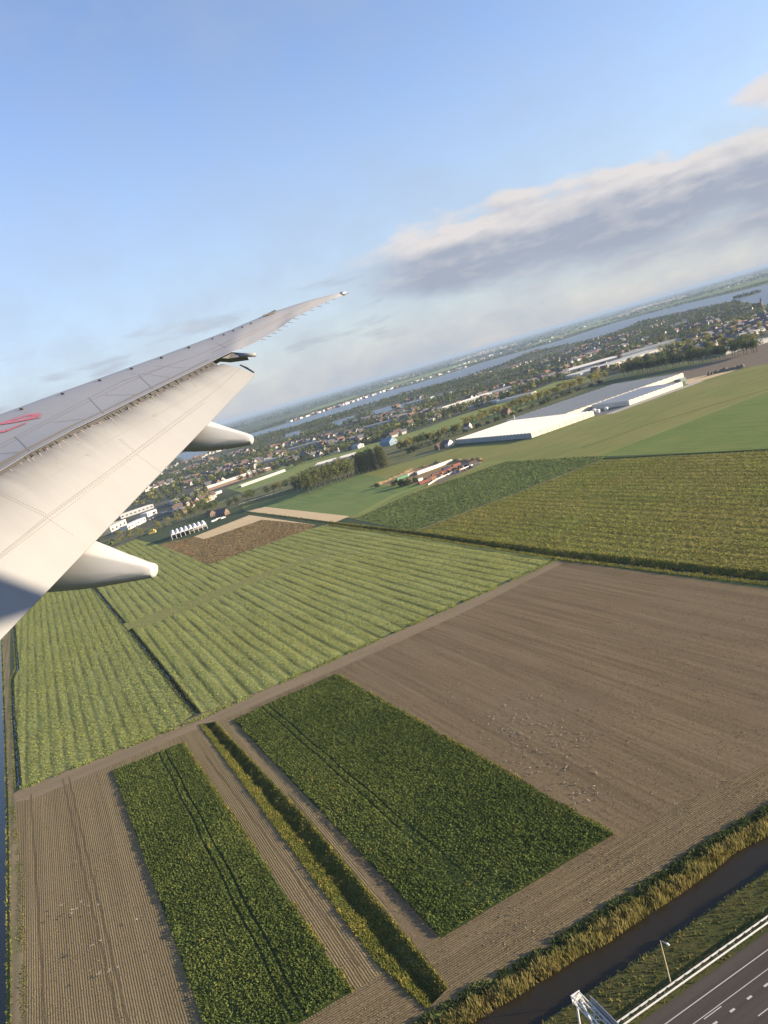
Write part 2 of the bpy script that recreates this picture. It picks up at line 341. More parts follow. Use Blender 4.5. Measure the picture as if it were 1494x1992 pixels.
layer('roadside_ground', 'rough', px((60, 1105), (223, 1066), (262, 1047), (330, 1020), (400, 998), (470, 985), (560, 960), (760, 905), (900, 862), (1000, 822), (1180, 740), (1176, 730), (1085, 762), (1000, 802), (890, 834), (768, 864), (700, 886), (580, 925), (470, 958), (395, 990), (330, 1010), (223, 1050), (60, 1090)))
layer('olive_field', 'olive2', px((470, 985), (560, 962), (640, 938), (760, 907), (900, 868), (1035, 855), (1160, 800), (1250, 735), (1330, 745), (1494, 706), (1600, 680), (1600, 730), (1494, 765), (1160, 890), (985, 899), (690, 1008), (480, 998)))
layer('ploughed_field', 'darkfield', px((1270, 742), (1300, 728), (1390, 700), (1494, 665), (1600, 640), (1600, 680), (1494, 708), (1400, 724), (1340, 742)))
layer('stubble_strip', 'pale', px((1318, 742), (1400, 724), (1450, 712), (1420, 724), (1340, 748)))
layer('leek_field', 'dgreen', px((500, 985), (560, 962), (640, 938), (700, 921), (800, 940), (830, 945), (800, 958), (700, 1000), (680, 1006)))
layer('dark_strip_field', 'strip', px((690, 1010), (805, 1034), (1170, 893), (1185, 886), (985, 898), (800, 960)))
layer('bright_field', 'bright', px((1166, 888), (1494, 762), (1640, 715), (1640, 866), (1494, 874)))
layer('olive_crop_field', 'olive', px((806, 1036), (1172, 895), (1494, 877), (1650, 868), (1650, 1160), (1494, 1114), (1085, 1072), (800, 1036)))
layer('stubble_field', 'soil', px((43, 1536), (376, 1395), (700, 1263), (700, 1290), (560, 1400), (868, 1925), (900, 2120), (-40, 2120), (12, 1700), (24, 1560)))
layer('harrowed_field', 'soil_big', px((456, 1395), (700, 1263), (1090, 1091), (1494, 1146), (1700, 1170), (1700, 1480), (1494, 1574), (1281, 1707), (1060, 1847), (895, 1940), (868, 1925), (560, 1500)))
layer('headland', 'soil_head', px((683, 1932), (868, 1815), (1000, 1745), (1200, 1632), (1330, 1560), (1494, 1480), (1640, 1400), (1660, 1480), (1494, 1572), (1397, 1628), (1281, 1707), (1165, 1777), (1060, 1847), (895, 1940), (800, 2000), (640, 2120), (380, 2120)))
layer('farm_track', 'track', px((25, 1545), (43, 1533), (334, 1420), (408, 1390), (518, 1342), (700, 1261), (900, 1172), (1085, 1089), (1094, 1096), (905, 1190), (700, 1283), (540, 1352), (450, 1392), (345, 1434), (60, 1555), (30, 1560)))
layer('green_field', 'mustard2', px((30, 1216), (60, 1150), (178, 1143), (242, 1222), (374, 1391), (334, 1418), (44, 1531), (36, 1441), (30, 1381), (28, 1320), (38, 1300)))
layer('green_field', 'mustard', px((182, 1141), (195, 1085), (223, 1067), (262, 1049), (311, 1060), (407, 1098), (600, 1030), (640, 1019), (1080, 1086), (700, 1259), (518, 1340), (392, 1387), (246, 1220)))
layer('mown_lane', 'lane', px((240, 1216), (255, 1230), (300, 1212), (470, 1144), (640, 1077), (630, 1073), (450, 1136), (300, 1192)))
layer('withered_field', 'brown', px((311, 1059), (377, 1044), (398, 1049), (511, 1011), (615, 1021), (600, 1030), (407, 1099)))
layer('pale_field', 'pale', px((377, 1044), (485, 1002), (615, 1021), (511, 1011), (398, 1049)))
layer('pale_field', 'pale', px((478, 994), (515, 986), (680, 1004), (652, 1016)))
def lane_strip(pts, wd, mat, name):
    q = [np.array(G2(*p)) for p in pts]; a_, b_ = [], []
    for i in range(len(q)):
        d = nrm(q[min(i + 1, len(q) - 1)] - q[max(i - 1, 0)]); n_ = np.array([-d[1], d[0]]) * wd / 2
        a_.append(tuple(q[i] + n_)); b_.append(tuple(q[i] - n_))
    layer(name, mat, a_ + b_[::-1])
lane_strip([(806, 1034), (1000, 961), (1172, 894)], 2.6, 'path', 'field_path')
lane_strip([(692, 1007), (800, 961), (985, 898), (1100, 872)], 3.0, 'olive2', 'field_path')
lane_strip([(1160, 889), (1270, 845), (1494, 761), (1640, 713)], 2.4, 'meadow', 'field_path')
lane_strip([(1130, 872), (1259, 826), (1380, 790), (1494, 757)], 2.0, 'beet', 'field_drain')
lane_strip([(700, 1000), (770, 962), (850, 934), (945, 902), (1020, 893)], 9.0, 'meadow', 'grass_margin')
lane_strip([(1040, 858), (1140, 822), (1300, 765)], 5.0, 'meadow', 'grass_margin')
for pts in ([(122, 1515), (150, 1640), (185, 1790), (232, 1992)], [(134, 1511), (163, 1636), (200, 1786), (250, 1992)], [(60, 1545), (70, 1700), (88, 1992)], [(400, 1470), (520, 1630), (700, 1880)], [(560, 1545), (680, 1690), (830, 1868)]):
    lane_strip(pts, 0.55, 'rut', 'wheel_rut')
BEET_R = px((455, 1402), (520, 1371), (655, 1312), (925, 1468), (1193, 1624), (970, 1757), (858, 1825))
BEET_L = px((220, 1500), (355, 1446), (520, 1690), (683, 1930), (500, 2040), (430, 2085))
layer('crop_floor', 'beet', BEET_R); layer('crop_floor', 'beet', BEET_L)
layer('grass_path', 'path', px((3, 1216), (7, 1320), (12, 1450), (16, 1560), (18, 1700), (20, 1992), (20, 2120), (60, 2120), (49, 1992), (38, 1700), (27, 1560), (24, 1440), (19, 1320), (20, 1216)))
# ditches and canals are cut right through the sheet and get sloping banks of their own
DITCHES = [
    ('ditch', px((389, 1409), (560, 1637), (727, 1860), (832, 1962)), px((417, 1404), (600, 1600), (760, 1792), (870, 1924)), 1.0, 0.45),
    ('ditch', px((246, 1226), (310, 1305), (373, 1388)), px((257, 1222), (328, 1308), (391, 1386)), 1.1, 0.38),
    ('ditch', px((177, 1142), (208, 1182), (238, 1214)), px((186, 1141), (218, 1180), (247, 1212)), 1.1, 0.38),
    ('ditch', px((640, 1021), (797, 1042), (1085, 1088), (1494, 1138), (1640, 1153)), px((640, 1016), (797, 1033), (1085, 1071), (1494, 1113), (1640, 1125)), 1.7, 0.40),
    ('ditch', px((24, 1216), (29, 1300), (20, 1320), (21, 1381), (24, 1441), (28, 1533)), px((30, 1216), (37, 1300), (27, 1320), (29, 1381), (35, 1441), (42, 1531)), 1.0, 0.25),
    ('ditch', px((476, 999), (560, 1009), (655, 1022)), px((478, 995), (565, 1005), (660, 1018)), 1.0, 0.3),
    ('ditch', px((1172, 894), (1330, 885), (1494, 877), (1640, 869)), px((1172, 891), (1330, 882), (1494, 873), (1640, 865)), 1.0, 0.3),
]
for nm, A, B, dep, wd in DITCHES: layer('ditch', None, A + B[::-1])
# canal beside the motorway: far edge follows the reeds, near edge the verge
CAN_FAR = [G2(u, v, 0) for u, v in ((560, 2150), (700, 2068), (811, 1994), (895, 1940), (1060, 1847), (1165, 1777), (1281, 1707), (1397, 1628), (1494, 1572), (1660, 1478))]
def sof(p): return float(np.dot(p, RD))
def tof(p): return float(np.dot(p, RN))
T_BAR, T_ASP, T_L1, T_L2, T_BLK, T_L3 = [x * H / 90 for x in (78.2, 77.25, 75.05, 72.85, 71.25, 68.7)]
T_CAN = tof(G2(1331, 1836, -1.0)) + 1.2
CAN_NEAR = [rd(sof(p), T_CAN + 0.25 * math.sin(i * 2.1)) for i, p in enumerate(CAN_FAR)]
layer('canal', None, [tuple(p) for p in CAN_FAR] + CAN_NEAR[::-1])
layer('verge', 'verge', [rd(-140, T_ASP), rd(330, T_ASP)] + [rd(330, T_CAN)] + CAN_NEAR[::-1] + [rd(-140, T_CAN)])
layer('motorway', 'asphalt', [rd(-140, T_ASP), rd(330, T_ASP), rd(330, T_ASP - 30), rd(-140, T_ASP - 30)])
# canal along the left edge
LC = px((3, 1216), (7, 1320), (12, 1450), (16, 1560), (18, 1700), (20, 1992), (20, 2120))
LC2 = [tuple(np.array(p) - 14 * ACR) for p in LC]
layer('canal', None, LC + LC2[::-1])
# yard, aprons, village road
GA = G2(1035, 852)
def gab(a, b): return tuple(GA + a * ROW + b * ACR)
layer('concrete_apron', 'apron', [gab(14, 84), gab(27, 84), gab(27, 215), gab(14, 215)])
layer('greenhouse_yard', 'road', [gab(-44, 83), gab(14, 83), gab(14, 118), gab(-44, 118)])
layer('yard_slab', 'darkfield', px((845, 938), (860, 921), (905, 904), (938, 900), (912, 914), (848, 944)))
layer('bare_yard', 'brown', px((722, 944), (800, 915), (860, 902), (935, 897), (905, 905), (858, 922), (838, 942)))
ROADS = [([(215, 1070), (262, 1045), (320, 1024), (400, 996), (470, 977), (560, 944), (640, 920)], 5), ([(780, 900), (900, 858), (1000, 818), (1100, 778)], 5), ([(395, 990), (470, 962), (560, 925)], 6),
         ([(1030, 776), (1170, 738), (1290, 700), (1400, 680)], 6)]
for pts, wd in ROADS:
    q = [np.array(G2(*p)) for p in pts]; a_, b_ = [], []
    for i in range(len(q)):
        d = nrm(q[min(i + 1, len(q) - 1)] - q[max(i - 1, 0)]); n_ = np.array([-d[1], d[0]]) * wd / 2
        a_.append(tuple(q[i] + n_)); b_.append(tuple(q[i] - n_))
    layer('road', 'road', a_ + b_[::-1])

verts, edges, faces = [], [], []
for nm, mt, poly in LAYERS:
    b0 = len(verts); P_ = list(poly)
    ar = sum(P_[i][0] * P_[(i + 1) % len(P_)][1] - P_[(i + 1) % len(P_)][0] * P_[i][1] for i in range(len(P_)))
    if ar < 0: P_ = P_[::-1]
    verts += [Vector((float(x), float(y))) for x, y in P_]; faces.append(list(range(b0, b0 + len(P_))))
vo, eo, fo, ov, oe, of = delaunay_2d_cdt(verts, edges, faces, 1, 1e-4, True)
byl = {}
for f, o_ in zip(fo, of):
    if o_: byl.setdefault(max(o_), []).append(tuple(f))
GRD = {}
for li, (nm, mt, poly) in enumerate(LAYERS):
    fs = byl.get(li)
    if not fs: continue
    used = sorted({i for f in fs for i in f}); mp = {k: i for i, k in enumerate(used)}
    if mt is None:
        z = {'lake': -0.6, 'pond': -0.4}.get(nm)
        if z is None: continue
        mat = MT['lakewater']
    else: z, mat = 0.0, MT[mt]
    me = bpy.data.meshes.new(nm)
    me.from_pydata([(vo[k].x, vo[k].y, z) for k in used], [], [tuple(mp[i] for i in (f if True else f)) for f in fs])
    me.materials.append(mat); me.validate(); me.update()
    if me.polygons and me.polygons[0].normal.z < 0: me.flip_normals()
    o = obj(nm, me); tag(o, kind='structure'); GRD[li] = o

# ditch banks and water
def ditch_mesh(A, B, depth, fl, zw, name, wmat, bmat):
    """U-shaped channel between the lines A and B (same count), with water standing in it"""
    A = [np.array(p) for p in A]; B = [np.array(p) for p in B]
    V, F, W = [], [], []
    n = len(A)
    for a, b in zip(A, B):
        d = b - a
        V += [(*a, 0), (*(a + d * fl), -depth), (*(b - d * fl), -depth), (*b, 0)]
        k = fl * (-zw) / depth * 0.93
        W += [(*(a + d * k), zw), (*(b - d * k), zw)]
    for i in range(n - 1):
        for k in range(3): F.append((4 * i + k, 4 * i + k + 1, 4 * i + 5 + k, 4 * i + 4 + k))
    F += [(0, 1, 2, 3), tuple(4 * (n - 1) + k for k in (3, 2, 1, 0))]
    me = bpy.data.meshes.new(name + '_bank'); me.from_pydata(V, [], F); me.materials.append(bmat); me.validate(); me.update()
    o = obj(name + '_bank', me); tag(o, kind='structure')
    me = bpy.data.meshes.new(name + '_water'); me.from_pydata(W, [], [(2 * i, 2 * i + 1, 2 * i + 3, 2 * i + 2) for i in range(n - 1)])
    me.materials.append(wmat); me.validate(); me.update()
    o2 = obj(name + '_water', me); tag(o2, kind='structure')
for i_, (nm, A, B, dep, wd) in enumerate(DITCHES): ditch_mesh(A, B, dep, wd, -dep * (0.72 if i_ else 1.02), 'ditch', MT['canal'], MT['bank'])
ditch_mesh([tuple(p) for p in CAN_FAR], CAN_NEAR, 1.8, 0.17, -1.15, 'canal', MT['canal'], MT['bank'])
ditch_mesh(LC2, LC, 1.5, 0.12, -1.0, 'canal', MT['canal'], MT['bank'])
# ================================================================== the airliner: starboard wing seen from a cabin window
def plain_wing(name, col, rough=0.42, dirt=0.10):
    m, t = new_mat(name)
    P = t.new('ShaderNodeTexCoord').outputs['Object']
    a = t.vdot(P, tuple(RT)); b = t.vdot(P, tuple(FW)); c_ = t.vdot(P, tuple(UP))
    st = t.noise(t.xyz(t.math('MULTIPLY', a, 0.35), t.math('MULTIPLY', b, 2.6), c_), 1.0, 5.0, 0.6)
    sp = t.noise(P, 0.7, 4.0, 0.6)
    k = t.math('MULTIPLY', t.step(t.math('MULTIPLY', st, t.math('ADD', sp, 0.5)), 0.38, 0.78), dirt)
    c = t.mix(k, col, (0.16, 0.15, 0.15))
    sa = t.new('ShaderNodeAttribute', attribute_name='soot').outputs['Fac']
    c = t.mix(t.math('MULTIPLY', sa, t.step(st, -0.05, 0.62), clamp=True), c, (0.06, 0.06, 0.068))
    b_ = t.new('ShaderNodeBsdfPrincipled', {'Base Color': c, 'Roughness': t.math('ADD', rough, t.math('MULTIPLY', sp, 0.12)), 'Specular IOR Level': 0.35})
    finish(t, b_.outputs[0]); return m
MW = plain_wing('wing_grey_paint', (0.230, 0.236, 0.252))
MF = plain_wing('flap_grey_paint', (0.238, 0.240, 0.242), 0.5, 0.16)
MFA = plain_wing('fairing_grey_paint', (0.40, 0.40, 0.405), 0.45, 0.10)
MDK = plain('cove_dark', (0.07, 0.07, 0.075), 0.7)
MSEAM = plain('seam_sealant', (0.185, 0.185, 0.19), 0.7)
MMET = plain('bare_metal', (0.62, 0.62, 0.63), 0.28, 0.7, var=0.1)
MRED = plain('red_marking', (0.36, 0.12, 0.15), 0.55)
MSOOT = plain('soot_streak', (0.20, 0.19, 0.185), 0.8)
def WP(u, v, d): return EYE + (FW + RT * (u - CX) / FPX + UP * (CY - v) / FPX) * d
def d_le(u): return 21.26 / (0.675 - (u - 747) / 1500)
def d_slot(u): return 11.11 / (0.34 - (u - 747) / 1500)
def d_te(u): return 8.36 / (0.25 - (u - 747) / 1500)
def interp(xs, ys, x): return float(np.interp(x, xs, ys))
LEX = [-1100, -420, 0, 41, 120, 193, 255, 313, 366, 453, 511, 535, 607, 640, 672]
LEV = [1216, 965, 810, 795, 766, 740, 717, 696, 676, 643, 617, 607, 583, 574.5, 567.5]
SLX = [-1100, -420, 0, 43, 100, 164, 212, 250, 313, 380, 424]
SLV = [1568, 1165, 916, 888, 858, 824, 803, 783, 752, 719, 697]
TEX = [424, 451, 476, 506, 541, 566, 601, 646, 674]
TEV = [697, 684, 676, 661, 641, 622, 604, 582, 572.5]
air = empty('airliner', EYE + RT * -6 + FW * 9 + UP * -2)
tag(air, 'grey airliner wing with lowered flap, fairings and raked tip', 'airplane')
bpy.context.view_layer.update()
def apart(name, me, parent=air):
    o = bpy.data.objects.new(name, me); link(o, parent); o.matrix_parent_inverse = (parent.matrix_world if parent is air else Matrix.Identity(4)).inverted()
    return o
# upper skin: stations from root to tip; each joins a leading-edge point to a trailing point
NS, NC = 60, 14
grid = []
LE_S = np.concatenate([np.linspace(-1100, 424, 34), np.linspace(440, 672, 26)])
def rear_of(i):
    """rear end of the skin for station i: slot line inboard, trailing edge outboard"""
    if i < 34:
        u = -1100 + (424 + 1100) * i / 33; return WP(u, interp(SLX, SLV, u), d_slot(u))
    k = (i - 33) / 26; u = 424 + (674 - 424) * k
    d0 = 20.0 + (29.35 - 20.0) * k ** 1.25
    return WP(u, interp(TEX, TEV, u), d0)
def fore_of(i):
    k = i / 59
    if i < 34: u = -1100 + (455 + 1100) * (i / 33) ** 0.99
    else: u = 455 + (672 - 455) * ((i - 33) / 26)
    return WP(u, interp(LEX, LEV, u), d_le(u))
WN = []
for i in range(NS):
    a, b = fore_of(i), rear_of(i); row = []
    ch = np.linalg.norm(b - a)
    nn = nrm(np.cross(b - a, fore_of(min(i + 1, 59)) - fore_of(max(i - 1, 0))))
    if nn @ UP < 0: nn = -nn
    WN.append(nn)
    for j in range(NC):
        s_ = (j / (NC - 1)) ** 1.4
        bul = 0.075 * ch * (math.sqrt(s_) * (1 - s_) ** 2) * (1.0 if i < 50 else (59 - i) / 9)
        row.append(a + (b - a) * s_ + nn * bul)
    grid.append(row)
V = [p for r_ in grid for p in r_]; F = [(i * NC + j, i * NC + j + 1, (i + 1) * NC + j + 1, (i + 1) * NC + j) for i in range(NS - 1) for j in range(NC - 1)]
top_n = len(V)
for i in range(NS):                          # lower skin, thick at the front
    ch = np.linalg.norm(grid[i][-1] - grid[i][0])
    for j in range(NC):
        s_ = (j / (NC - 1)) ** 1.4
        base = grid[i][0] + (grid[i][-1] - grid[i][0]) * s_
        th = 0.006 + 0.09 * ch * math.sqrt(s_ + 0.01) * (1.0 - s_) * 1.2
        V.append(base - WN[i] * th + (RT * -0.02 if j == 0 else 0))
F += [tuple(top_n + k for k in (i * NC + j, (i + 1) * NC + j, (i + 1) * NC + j + 1, i * NC + j + 1)) for i in range(NS - 1) for j in range(NC - 1)]
for i in range(NS - 1):
    F.append((i * NC, (i + 1) * NC, top_n + (i + 1) * NC, top_n + i * NC))
    F.append((i * NC + NC - 1, top_n + i * NC + NC - 1, top_n + (i + 1) * NC + NC - 1, (i + 1) * NC + NC - 1))
for i in (0, NS - 1):
    for j in range(NC - 1): F.append((i * NC + j, i * NC + j + 1, top_n + i * NC + j + 1, top_n + i * NC + j))
me = bpy.data.meshes.new('wing_skin'); me.from_pydata([tuple(p) for p in V], [], F); me.materials.append(MW)
me.polygons.foreach_set('use_smooth', [k < (NS - 1) * (NC - 1) for k in range(len(F))]); me.validate(); me.update()
wing = apart('wing_skin', me); es = wing.modifiers.new('crease', 'EDGE_SPLIT'); es.split_angle = math.radians(30)

class Surf:
    """finds the point of a skin that lies on a given sight line, to lay seams and marks on it"""
    def __init__(s, rows):
        s.t = []
        for i in range(len(rows) - 1):
            for j in range(len(rows[0]) - 1):
                a, b, c, d = rows[i][j], rows[i][j + 1], rows[i + 1][j + 1], rows[i + 1][j]
                s.t += [(a, b, c), (a, c, d)]
        T = np.array(s.t); q = T - EYE; D = q @ FW
        s.uv = np.stack([CX + FPX * (q @ RT) / D, CY - FPX * (q @ UP) / D], -1); s.T = T
    def at(s, u, v, lift=0.006):
        p = np.array([u, v]); a, b, c = s.uv[:, 0], s.uv[:, 1], s.uv[:, 2]
        den = (b[:, 1] - c[:, 1]) * (a[:, 0] - c[:, 0]) + (c[:, 0] - b[:, 0]) * (a[:, 1] - c[:, 1]) + 1e-12
        w0 = ((b[:, 1] - c[:, 1]) * (p[0] - c[:, 0]) + (c[:, 0] - b[:, 0]) * (p[1] - c[:, 1])) / den
        w1 = ((c[:, 1] - a[:, 1]) * (p[0] - c[:, 0]) + (a[:, 0] - c[:, 0]) * (p[1] - c[:, 1])) / den
        w2 = 1 - w0 - w1
        k = int(np.argmax(np.minimum(np.minimum(w0, w1), w2)))
        t = s.T[k]; pt = w0[k] * t[0] + w1[k] * t[1] + w2[k] * t[2]
        n = nrm(np.cross(t[1] - t[0], t[2] - t[0])); n = n if n @ (EYE - pt) > 0 else -n
        return pt + n * lift, n
def ribbon(surf, pts, wd, lift=0.006, nseg=8, wd2=None):
    """strip of width wd (m) following picture points along a skin"""
    mb = MB(); P_ = []
    for (u0, v0), (u1, v1) in zip(pts[:-1], pts[1:]):
        for k in range(nseg): P_.append((u0 + (u1 - u0) * k / nseg, v0 + (v1 - v0) * k / nseg))
    P_.append(pts[-1]); Q = [surf.at(u, v, lift) for u, v in P_]; V = []
    for i, (q, n) in enumerate(Q):
        d = nrm(Q[min(i + 1, len(Q) - 1)][0] - Q[max(i - 1, 0)][0]); x = nrm(np.cross(n, d))
        ww = wd if wd2 is None else wd + (wd2 - wd) * i / (len(Q) - 1)
        V += [q - x * ww / 2, q + x * ww / 2]
    mb.add(V, [(2 * i, 2 * i + 1, 2 * i + 3, 2 * i + 2) for i in range(len(Q) - 1)]); return mb
SW = Surf(grid)
for pts, wd in ([(-100, 935), (0, 866), (120, 802), (237, 742), (380, 693), (500, 640), (604, 590)], 0.020), ([(0, 872), (120, 808), (240, 748), (330, 710)], 0.020), ([(412, 687), (500, 645), (567, 610)], 0.032), ([(0, 883), (36, 880)], 0.014), \
        ([(105, 822), (165, 815)], 0.014), ([(205, 769), (262, 768)], 0.014), ([(-60, 905), (0, 880)], 0.016), ([(60, 800), (20, 815), (-40, 845)], 0.012), ([(255, 727), (290, 728), (330, 735)], 0.010), ([(420, 668), (440, 676)], 0.012), ([(300, 712), (360, 716)], 0.010):
    mb = ribbon(SW, pts, wd); apart('panel_seam', mb.mesh('panel_seam', MSEAM), wing)
for k in (1, 4, 6):                            # joints between the spoilers, and across the front skin
    u = 10 + k * 48; v = interp(SLX, SLV, u) - 3; vv_ = interp([0, 120, 237, 380], [866, 802, 742, 693], u - 22) + 2
    if v - vv_ > 4: apart('spoiler_joint', ribbon(SW, [(u, v), (u - 22 - 0.25 * (v - vv_), vv_)], 0.012, 0.006, 4).mesh('spoiler_joint', MSEAM), wing)
# polished slat nose along the front edge
mb = MB(); V = []
for i in range(0, 46):
    a = grid[i][0] + WN[i] * 0.006; b = grid[i][2] + WN[i] * 0.008; V += [a, a + (b - a) * 0.55]
mb.add(V, [(2 * i, 2 * i + 1, 2 * i + 3, 2 * i + 2) for i in range(45)]); apart('slat_nose', mb.mesh('slat_nose', MMET))
# small dark fittings along the front edge
for u, v in ((41, 795), (121, 765), (193, 739), (255, 716), (313, 695), (366, 675), (412, 658), (434, 650), (453, 642), (470, 635), (487, 628)):
    p, n = SW.at(u + 1.5, v + 2.2, 0.02); k = 1.0 if u < 380 else 0.6
    mb = MB(); mb.box(p, (0.08 * k, 0.06, 0.035 * k), 0, (RT, FW, UP)); apart('edge_fitting', mb.mesh('edge_fitting', MDK))
# raised end of the outer slat
mb = MB()
Q = [SW.at(u, v, 0.03)[0] for u, v in ((511, 617.5), (520, 611), (535, 607.5), (537, 608.5), (525, 613.5))]
mb.add(Q + [q + UP * 0.05 for q in Q], [(5, 6, 7, 8, 9), (0, 1, 6, 5), (1, 2, 7, 6), (2, 3, 8, 7), (3, 4, 9, 8), (4, 0, 5, 9)]); apart('slat_end', mb.mesh('slat_end', MDK))
# static wicks
for u, v in ((646, 582), (634, 589), (620, 596), (604, 603), (590, 612), (575, 620), (563, 627), (552, 634), (541, 642), (531, 648), (520, 654), (509, 660)):
    p = WP(u, v, float(np.interp(u, [424, 674], [20.3, 29.3]))); mb = MB(); mb.tube([p - RT * 0.08, p + RT * 0.13 - UP * 0.012], [0.008, 0.004], 5)
    apart('static_wick', mb.mesh('static_wick', MDK))
# tip light
mb = MB(); c0 = WP(664, 571.5, 29.0); c1 = WP(673.5, 569.5, 29.3); mb.tube([c0, (c0 + c1) / 2, c1], [0.075, 0.085, 0.05], 8); apart('tip_light', mb.mesh('tip_light', MMET, True))
mb = MB(); mb.tube([WP(672, 570, 29.3), WP(678, 571, 29.3)], 0.012, 5); apart('tip_probe', mb.mesh('tip_probe', MMET))
# red registration mark
def rz6(a, b): return a / 4.669, 760 + b / 4.669
for k, (pts, w0, w1) in enumerate((([(-300, 395), (-120, 345), (0, 305), (130, 262), (250, 225), (345, 212)], 0.26, 0.16), ([(348, 214), (318, 234), (215, 272)], 0.2, 0.26), ([(372, 244), (300, 256), (215, 272), (120, 288), (0, 303), (-120, 345)], 0.10, 0.22), ([(238, 296), (150, 330), (60, 368), (0, 379), (-100, 385), (-260, 450)], 0.10, 0.24))):
    mb = ribbon(SW, [rz6(*p) for p in pts], w0, 0.007 + 0.002 * k, 5, w1); apart('marking_stroke', mb.mesh('marking_stroke', MRED), wing)

# outer aileron gap, drooped trailing wedge and fuel nozzle
d0 = 20.6
def rz5(a, b): return 380 + a / 4.669, 540 + b / 4.669
mb = MB(); A_ = [WP(*rz5(*p), d0 + e) for p, e in (((165, 690), 0.4), ((330, 677), 0.3), ((415, 683), 0.1), ((470, 694), 0), ((470, 712), 0), ((390, 722), 0), ((300, 735), 0.1), ((205, 728), 0.1), ((120, 775), 0))]
mb.add(A_ + [p - UP * 0.05 + FW * 0.3 for p in A_], [tuple(range(9))] + [(i, (i + 1) % 9, 9 + (i + 1) % 9, 9 + i) for i in range(9)] + [tuple(range(9, 18))[::-1]])
apart('trailing_wedge', mb.mesh('trailing_wedge', MW))
mb = MB(); mb.tube([WP(*rz5(400, 708), d0 - 0.05), WP(*rz5(480, 702), d0 - 0.1), WP(*rz5(550, 702), d0 - 0.1)], [0.07, 0.058, 0.055], 10); apart('fuel_nozzle', mb.mesh('fuel_nozzle', MW, True))
mb = MB(); A_ = [WP(*rz5(*p), d0 + 0.5) for p in ((150, 690), (300, 655), (440, 640), (380, 655), (325, 676), (230, 686))]
mb.add(A_, [tuple(range(6))]); apart('aileron_gap', mb.mesh('aileron_gap', MDK))
# dark cove between skin and flap
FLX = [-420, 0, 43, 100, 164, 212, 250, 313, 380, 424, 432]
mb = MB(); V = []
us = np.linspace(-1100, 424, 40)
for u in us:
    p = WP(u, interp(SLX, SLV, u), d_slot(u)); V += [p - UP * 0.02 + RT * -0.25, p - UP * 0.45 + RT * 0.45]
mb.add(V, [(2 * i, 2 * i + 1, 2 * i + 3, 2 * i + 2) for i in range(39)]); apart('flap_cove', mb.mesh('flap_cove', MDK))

# the flap: upper skin from its nose under the slot to the sharp trailing edge
frows = []
NFS, NFC = 36, 13
FTE = lambda u: 1245 - 1.0402 * u
def flap_pt(i, j):
    k = i / (NFS - 1)
    u0 = -1100 + (431 + 1100) * k; v0 = interp(SLX + [432], [y + 4 + 0.012 * 0 for y in SLV] + [699], u0) + 8.5 - (0 if u0 > 250 else (250 - max(u0, 0)) * 0.012)
    u1 = -1100 + (497 + 1100) * k; v1 = FTE(u1) if u1 > -400 else FTE(u1)
    a = WP(u0, v0, d_slot(u0) - 0.02); b = WP(u1, v1, d_te(u1))
    n = nrm(np.cross(b - a, WP(u1 + 20, FTE(u1 + 20), d_te(u1 + 20)) - b)); n = n if n @ (EYE - a) > 0 else -n
    s_ = (j / (NFC - 1)) ** 1.25; ch = np.linalg.norm(b - a)
    bul = 0.045 * ch * (math.sin(math.pi * s_ ** 0.8)) * (1.05 - 0.5 * s_)
    return a + (b - a) * s_ + n * bul, n
for i in range(NFS): frows.append([flap_pt(i, j) for j in range(NFC)])
fr = [[q[0] for q in r_] for r_ in frows]
V = [p for r_ in fr for p in r_]; nt = len(V)
for r_ in frows:
    for j, (p, n) in enumerate(r_): V.append(p - n * (0.02 + 0.16 * math.sin(math.pi * min(1, (j / (NFC - 1)) * 0.8 + 0.18))))
F = [(i * NFC + j, i * NFC + j + 1, (i + 1) * NFC + j + 1, (i + 1) * NFC + j) for i in range(NFS - 1) for j in range(NFC - 1)]
F += [tuple(nt + k for k in f[::-1]) for f in F]
for i in range(NFS - 1):
    for j in (0, NFC - 1): F.append((i * NFC + j, (i + 1) * NFC + j, nt + (i + 1) * NFC + j, nt + i * NFC + j))
for i in (0, NFS - 1):
    for j in range(NFC - 1): F.append((i * NFC + j, i * NFC + j + 1, nt + i * NFC + j + 1, nt + i * NFC + j))
me = bpy.data.meshes.new('flap'); me.from_pydata([tuple(p) for p in V], [], F); me.materials.append(MF)
me.polygons.foreach_set('use_smooth', [k < (NFS - 1) * (NFC - 1) for k in range(len(F))]); me.validate(); me.update()
at = me.attributes.new('soot', 'FLOAT', 'POINT'); at.data.foreach_set('value', [math.exp(-4.2 * ((k % NFC) / (NFC - 1)) ** 1.25) * (0.45 + 0.55 * min(1, max(0, 1.7 - 1.35 * (k // NFC) / NFS))) if k < nt else 0.0 for k in range(len(V))])
flap = apart('flap', me)
es = flap.modifiers.new('crease', 'EDGE_SPLIT'); es.split_angle = math.radians(30)
SF = Surf(fr)
for pts, wd in (([(-120, 1176), (0, 1081), (90, 1004), (261, 880), (395, 780), (440, 742), (470, 714)], 0.014), ([(-120, 1180), (0, 1085), (92, 1008), (263, 884), (397, 784)], 0.010), ([(57, 952), (100, 926), (140, 902)], 0.016), ([(150, 896), (167, 884), (225, 850)], 0.010),
                ([(225, 850), (298, 810), (330, 793), (385, 762), (430, 734), (463, 714)], 0.012), ([(0, 985), (57, 952)], 0.008)):
    mb = ribbon(SF, pts, wd); apart('panel_seam', mb.mesh('panel_seam', MSEAM), flap)
